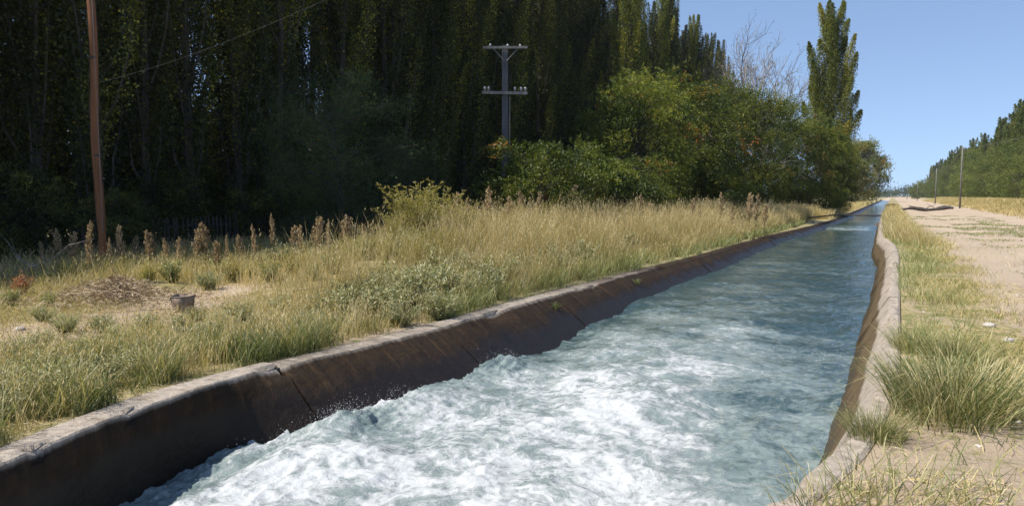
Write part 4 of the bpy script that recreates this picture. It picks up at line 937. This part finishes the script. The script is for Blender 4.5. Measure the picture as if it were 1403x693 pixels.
# big green tussocks on the right bank
TUS = [tussock_meshes(500 + k, 620, .32, .50, 'green_grass', .0065, (.3, 1.4), .38) for k in range(3)]
for (a, b, s, lab) in [(1300, 575, 1.15, 'largest green grass tussock on the right bank arching over the coping'), (1345, 560, .95, 'green grass tussock right of the largest one by the sandy ground'),
        (1268, 548, .85, 'green grass tussock behind the largest one against the pale coping'), (1255, 480, .7, 'small green tussock on the coping edge farther up the right bank'),
        (1200, 600, .55, 'green tussock hanging over the coping edge toward the water'), (1310, 505, .8, 'green tussock behind the largest one in the dry grass')]:
    x, y, z = gp(a, b, -1.65); place('grass_tussock', TUS[int(a) % 3], (x, y, z - .02), rnd.random() * 6, s, lab, 'grass')
SPR = [tussock_meshes(520 + k, 70, .30, .36, 'green_grass', .006, (.5, 1.2), .5) for k in range(2)]
for k, (a, b, s, lab) in enumerate([(1110, 700, .7, 'sparse dark-bladed tuft at the bottom edge on the coping'), (1180, 700, 1.1, 'sparse long-bladed tuft at the bottom edge right of the first'), (1250, 690, .9, 'sparse tuft on the sandy ground at the bottom edge'), (1340, 700, .9, 'sparse tuft at the bottom right corner')]):
    x, y, z = gp(a, b, -1.65); place('grass_tuft', SPR[k % 2], (x, y, z - .02), rnd.random() * 6, s, lab, 'grass')

# ------------------------------------------------------------------ grass that nobody could count
rng = np.random.default_rng(900)
def scatter(n, x0, x1, ymin, ymax, dens=None, power=1.0):
    y = ymin + (ymax - ymin) * rng.random(n) ** power; x = x0 + (x1 - x0) * rng.random(n)
    if dens is not None: k = rng.random(n) < dens(x, y); x, y = x[k], y[k]
    return x, y
def grassy(name, label, mat, x, y, H, W, lean, tint, clump=0, sink=.01, seedhead=0.0, kind='grass'):
    g = Geo(); n = len(x); P = np.stack([x, y, terrain(x, y) - sink], 1)
    dep = np.maximum(P @ _F, 3.0)
    W = W * np.clip(dep / 14.0, 1, 5)
    tips = g.blades(P, rng, H, W, lean, tint)
    if seedhead:
        k = rng.random(n) < seedhead; t = tips[k]; m = len(t)
        for q in range(3):
            g.leaves(t + rng.normal(size=(m, 3)) * .012 - np.array([0, 0, .045]) * q, rng.normal(size=(m, 3)) * .3 + [0, 0, 1], rng, .07, np.clip(dep[k] / 14, 1, 4) * .010, np.clip(.75 + .15 * rng.normal(size=m), 0, 1))
    link(name, g.mesh(name, M[mat]), label=label, cat=kind, kind='stuff')
def clumpy(x, y, sc, seed): return fbm(x * sc, y * sc, seed, 3)

# tall golden grass on the left bank
x, y = scatter(170000, -14.5, -6.25, 8.6, 80, lambda x, y: sstep(.28, .55, clumpy(x, y, 1.3, 3)) * np.maximum(sstep(10.6, 13.6, y + .75 * (x + 7)), .35 * sstep(8.6, 9.6, y) * (((left_lip(y) - .36) - x) < 2.6)) * sstep(0, .35, (left_lip(y) - .40) - x) * (.35 + .65 * sstep(-14, -10.5, x)), 1.9)
c = clumpy(x, y, 1.3, 3); ed = sstep(.2, 1.6, (left_lip(y) - .36) - x)
H = (.50 + .45 * rng.random(len(x))) * (.25 + 1.2 * c) * (.62 + .5 * ed) * 1.40
grassy('dry_grass', 'tall golden dry grass covering the left bank along the canal', 'straw', x, y, H, .006, .12 + .55 * rng.random(len(x)) * (1.2 - .5 * ed), np.clip(.35 + .42 * clumpy(x, y, .7, 6) + .18 * rng.normal(size=len(x)) - .35 * (1 - ed) * rng.random(len(x)), 0, 1), seedhead=.22)
# greener skirts of that grass along the coping
x, y = scatter(30000, -7.6, -5.9, 10, 60, lambda x, y: (1 - sstep(.5, 1.2, (left_lip(y) - .36) - x)) * sstep(-.08, .02, (left_lip(y) - .36) - x) * sstep(.35, .6, clumpy(x, y, 1.6, 13)), 1.7)
grassy('verge_grass', 'greener arching grass at the foot of the golden grass on the coping edge', 'green_grass', x, y, .25 + .3 * rng.random(len(x)), .007, .4 + .7 * rng.random(len(x)), np.clip(.55 + .2 * rng.normal(size=len(x)), 0, 1))
# coarse green grass on the near left bank
x, y = scatter(100000, -8.9, -5.9, 1.5, 9.6, lambda x, y: sstep(.34, .58, clumpy(x, y, 1.7, 23)) * (1 - sstep(1.0, 2.1, (left_lip(y) - .36) - x)) * sstep(-.02, .12, (left_lip(y) - .33) - x) * (1 - .85 * sstep(7.0, 7.7, y) * (1 - sstep(.5, 1.1, (left_lip(y) - .36) - x))))
grassy('coarse_grass', 'coarse green grass and weeds spilling over the coping on the near left bank', 'green_grass', x, y, (.10 + .42 * rng.random(len(x)) ** 1.4) * (.25 + 1.4 * clumpy(x, y, 2.3, 23)), .0075, .2 + .95 * rng.random(len(x)), np.clip(.25 + .6 * clumpy(x, y, 1.1, 29) + .27 * rng.normal(size=len(x)), 0, 1))
# withered stems standing among the green
x, y = scatter(9000, -9.2, -6.1, 1.8, 11, lambda x, y: sstep(.40, .60, clumpy(x, y, 1.9, 25)) * sstep(.02, .15, (left_lip(y) - .36) - x))
grassy('withered_stems', 'thin withered stems standing among the coarse grass of the near left bank', 'straw', x, y, .22 + .36 * rng.random(len(x)), .0055, .15 + .6 * rng.random(len(x)), np.clip(.6 + .25 * rng.normal(size=len(x)), 0, 1), seedhead=.6)
# short dry turf over the left bank
def soil_l(x, y): dl = (left_lip(y) - .36) - x; return 1 - .72 * np.exp(-((dl - 4.3 - .25 * (y - 6)) / .85) ** 2) * (y < 13)
x, y = scatter(200000, -22, -6.3, 1.5, 17, lambda x, y: soil_l(x, y) * sstep(.25, .52, clumpy(x, y, .9, 33)) * sstep(.05, .3, (left_lip(y) - .36) - x))
grassy('short_turf', 'short straw-coloured turf on the open ground round the bucket', 'straw', x, y, .03 + .24 * rng.random(len(x)) ** 2.5 * (1 + .8 * sstep(-12, -17, x)), .007, .4 + 1.0 * rng.random(len(x)), np.clip(.15 + .55 * clumpy(x, y, .6, 35) + .25 * rng.normal(size=len(x)), 0, 1))
# weedy strip in front of the wood
x, y = scatter(80000, -22, -9.0, 7, 30, lambda x, y: sstep(.32, .55, clumpy(x, y, .8, 43)) * sstep(8.6, 11.2, y - .35 * (x + 14)))
grassy('weedy_strip', 'yellowish weeds and dry grass in the strip before the dark wood', 'straw', x, y, (.2 + .5 * rng.random(len(x))) * (.5 + .9 * clumpy(x, y, 1.4, 45)), .007, .15 + .6 * rng.random(len(x)), np.clip(.05 + .6 * clumpy(x, y, .5, 47) + .22 * rng.normal(size=len(x)), 0, 1), seedhead=.15)
# right bank
road = lambda x: sstep(1.35, 2.1, x) * (1 - sstep(7.6, 8.8, x))
x, y = scatter(95000, .2, 6.0, 3.0, 34, lambda x, y: sstep(.31, .54, clumpy(x, y, 1.1, 53)) * (1 - .97 * road(x) * sstep(7, 12, y - .9 * x)) * sstep(.02, .2, x - right_lip(y) - .26) * (.10 + .9 * sstep(5.6, 6.8, y - .35 * x)), 1.5)
grassy('verge_turf', 'dry mixed turf between the right coping and the dirt track', 'straw', x, y, .04 + .16 * rng.random(len(x)), .006, .5 + 1.0 * rng.random(len(x)), np.clip(.33 + .25 * rng.normal(size=len(x)), 0, 1))
x, y = scatter(46000, -.5, 3.0, 3.2, 60, lambda x, y: sstep(.42, .62, clumpy(x, y, 1.5, 63)) * (1 - sstep(.4, 1.0, x - right_lip(y) - .26)) * sstep(-.04, .04, x - right_lip(y) - .15) * (.08 + .92 * sstep(5.8, 7.5, y)), 1.6)
grassy('verge_grass', 'greenish grass strip hugging the pale right coping', 'green_grass', x, y, .12 + .25 * rng.random(len(x)), .007, .4 + .8 * rng.random(len(x)), np.clip(.55 + .22 * rng.normal(size=len(x)), 0, 1))
x, y = scatter(26000, -.6, 1.9, 27, 130, lambda x, y: sstep(.35, .6, clumpy(x, y, .7, 73)) * (1 - sstep(.9, 1.6, x - right_lip(y))) * sstep(.1, .3, x - right_lip(y)), 1.5)
grassy('dry_grass', 'pale dry grass leaning over the far end of the right coping', 'straw', x, y, .35 + .45 * rng.random(len(x)), .006, .3 + .6 * rng.random(len(x)), np.clip(.55 + .2 * rng.normal(size=len(x)), 0, 1))
x, y = scatter(70000, 8.3, 20, 25, 260, lambda x, y: sstep(.28, .52, clumpy(x, y, .4, 83)) * sstep(8.3, 10, x + .8 * fbm(x, y, 4, 2)), 1.3)
grassy('roadside_grass', 'golden and green grass belt between the dirt track and the trees', 'straw', x, y, (.4 + .6 * rng.random(len(x))) * (.6 + .6 * sstep(9, 12, x)), .010, .15 + .5 * rng.random(len(x)), np.clip(.10 + .75 * clumpy(x, y, .12, 87) + .15 * rng.normal(size=len(x)), 0, 1))
x, y = scatter(30000, 1.0, 6.5, 9, 70, lambda x, y: sstep(.54, .66, clumpy(x, y, .55, 93)))
grassy('track_weeds', 'low green weeds in patches on the dirt track', 'green_grass', x, y, .03 + .07 * rng.random(len(x)), .010, .8 + .8 * rng.random(len(x)), np.clip(.45 + .2 * rng.normal(size=len(x)), 0, 1))
# loose straw lying on the soil
def litter(name, label, n, x0, x1, y0, y1, dens):
    x, y = scatter(n, x0, x1, y0, y1, dens, 1.3); m = len(x); g = Geo(); az = rng.random(m) * 6.283
    g.leaves(np.stack([x, y, terrain(x, y) + .006 + .02 * rng.random(m)], 1), np.stack([np.cos(az), np.sin(az), .10 * rng.normal(size=m)], 1), rng, .14, .006, np.clip(.6 + .25 * rng.normal(size=m), 0, 1))
    link(name, g.mesh(name, M['straw']), label=label, cat='straw', kind='stuff')
litter('straw_litter', 'loose dry straw scattered on the sandy ground of the right bank', 22000, -.3, 6, 3.2, 16, lambda x, y: sstep(.02, .1, x - right_lip(y) - .17) * sstep(.35, .6, clumpy(x, y, 1.3, 58)))
litter('straw_litter', 'loose dry straw scattered over the bare soil round the bucket', 26000, -16, -6.5, 3, 13, lambda x, y: sstep(.35, .6, clumpy(x, y, 1.1, 59)))
# gravel on the track and verge
def gravel():
    x, y = scatter(5200, .4, 8.5, 3.5, 45, lambda x, y: .25 + .75 * road(x), 1.6); m = len(x); g = Geo()
    O = np.array([(1, 0, 0), (0, 1, 0), (-1, 0, 0), (0, -1, 0), (0, 0, .6), (.7, .7, .3), (-.7, .6, .35), (-.6, -.7, .3), (.7, -.6, .3)])
    T = np.array([(0, 5, 4), (5, 1, 4), (1, 6, 4), (6, 2, 4), (2, 7, 4), (7, 3, 4), (3, 8, 4), (8, 0, 4), (0, 1, 5), (1, 2, 6), (2, 3, 7), (3, 0, 8)])
    r = (.006 + .03 * rng.random(m) ** 4)[:, None, None]; V = np.stack([x, y, terrain(x, y) - .002], 1)[:, None, :] + O[None] * r * (.7 + .6 * rng.random((m, 9, 1)))
    g.add(V.reshape(-1, 3), None, (np.arange(m)[:, None, None] * 9 + T[None]).reshape(-1, 3)); link('gravel', g.mesh('gravel', M['stone']), label='small loose gravel on the dirt track', cat='gravel', kind='stuff')
gravel()
# far bank grass on the left beyond the golden band
x, y = scatter(16000, -9.5, -4.9, 75, 230, lambda x, y: sstep(.1, .4, (left_lip(y) - .36) - x) * sstep(.3, .5, clumpy(x, y, .4, 97)), 1.4)
grassy('far_bank_grass', 'distant dry grass on the left bank below the lone poplar', 'straw', x, y, .5 + .7 * rng.random(len(x)), .006, .2 + .5 * rng.random(len(x)), np.clip(.5 + .2 * rng.normal(size=len(x)), 0, 1))

# ------------------------------------------------------------------ thin autumn haze in the air
def haze():
    m, nt = new_mat('haze'); v = N(nt, 'ShaderNodeVolumePrincipled'); v.inputs['Density'].default_value = 0.00013; v.inputs['Color'].default_value = (0.86, 0.92, 1.0, 1); v.inputs['Anisotropy'].default_value = 0.2
    o = N(nt, 'ShaderNodeOutputMaterial'); L(nt, v.outputs[0], o.inputs['Volume'])
    g = Geo(); g.box((0, 1480, 15), (5200, 3100, 40.0)); link('haze', g.mesh('haze', m), label='thin pale haze in the autumn air', cat='haze', kind='stuff')
haze()
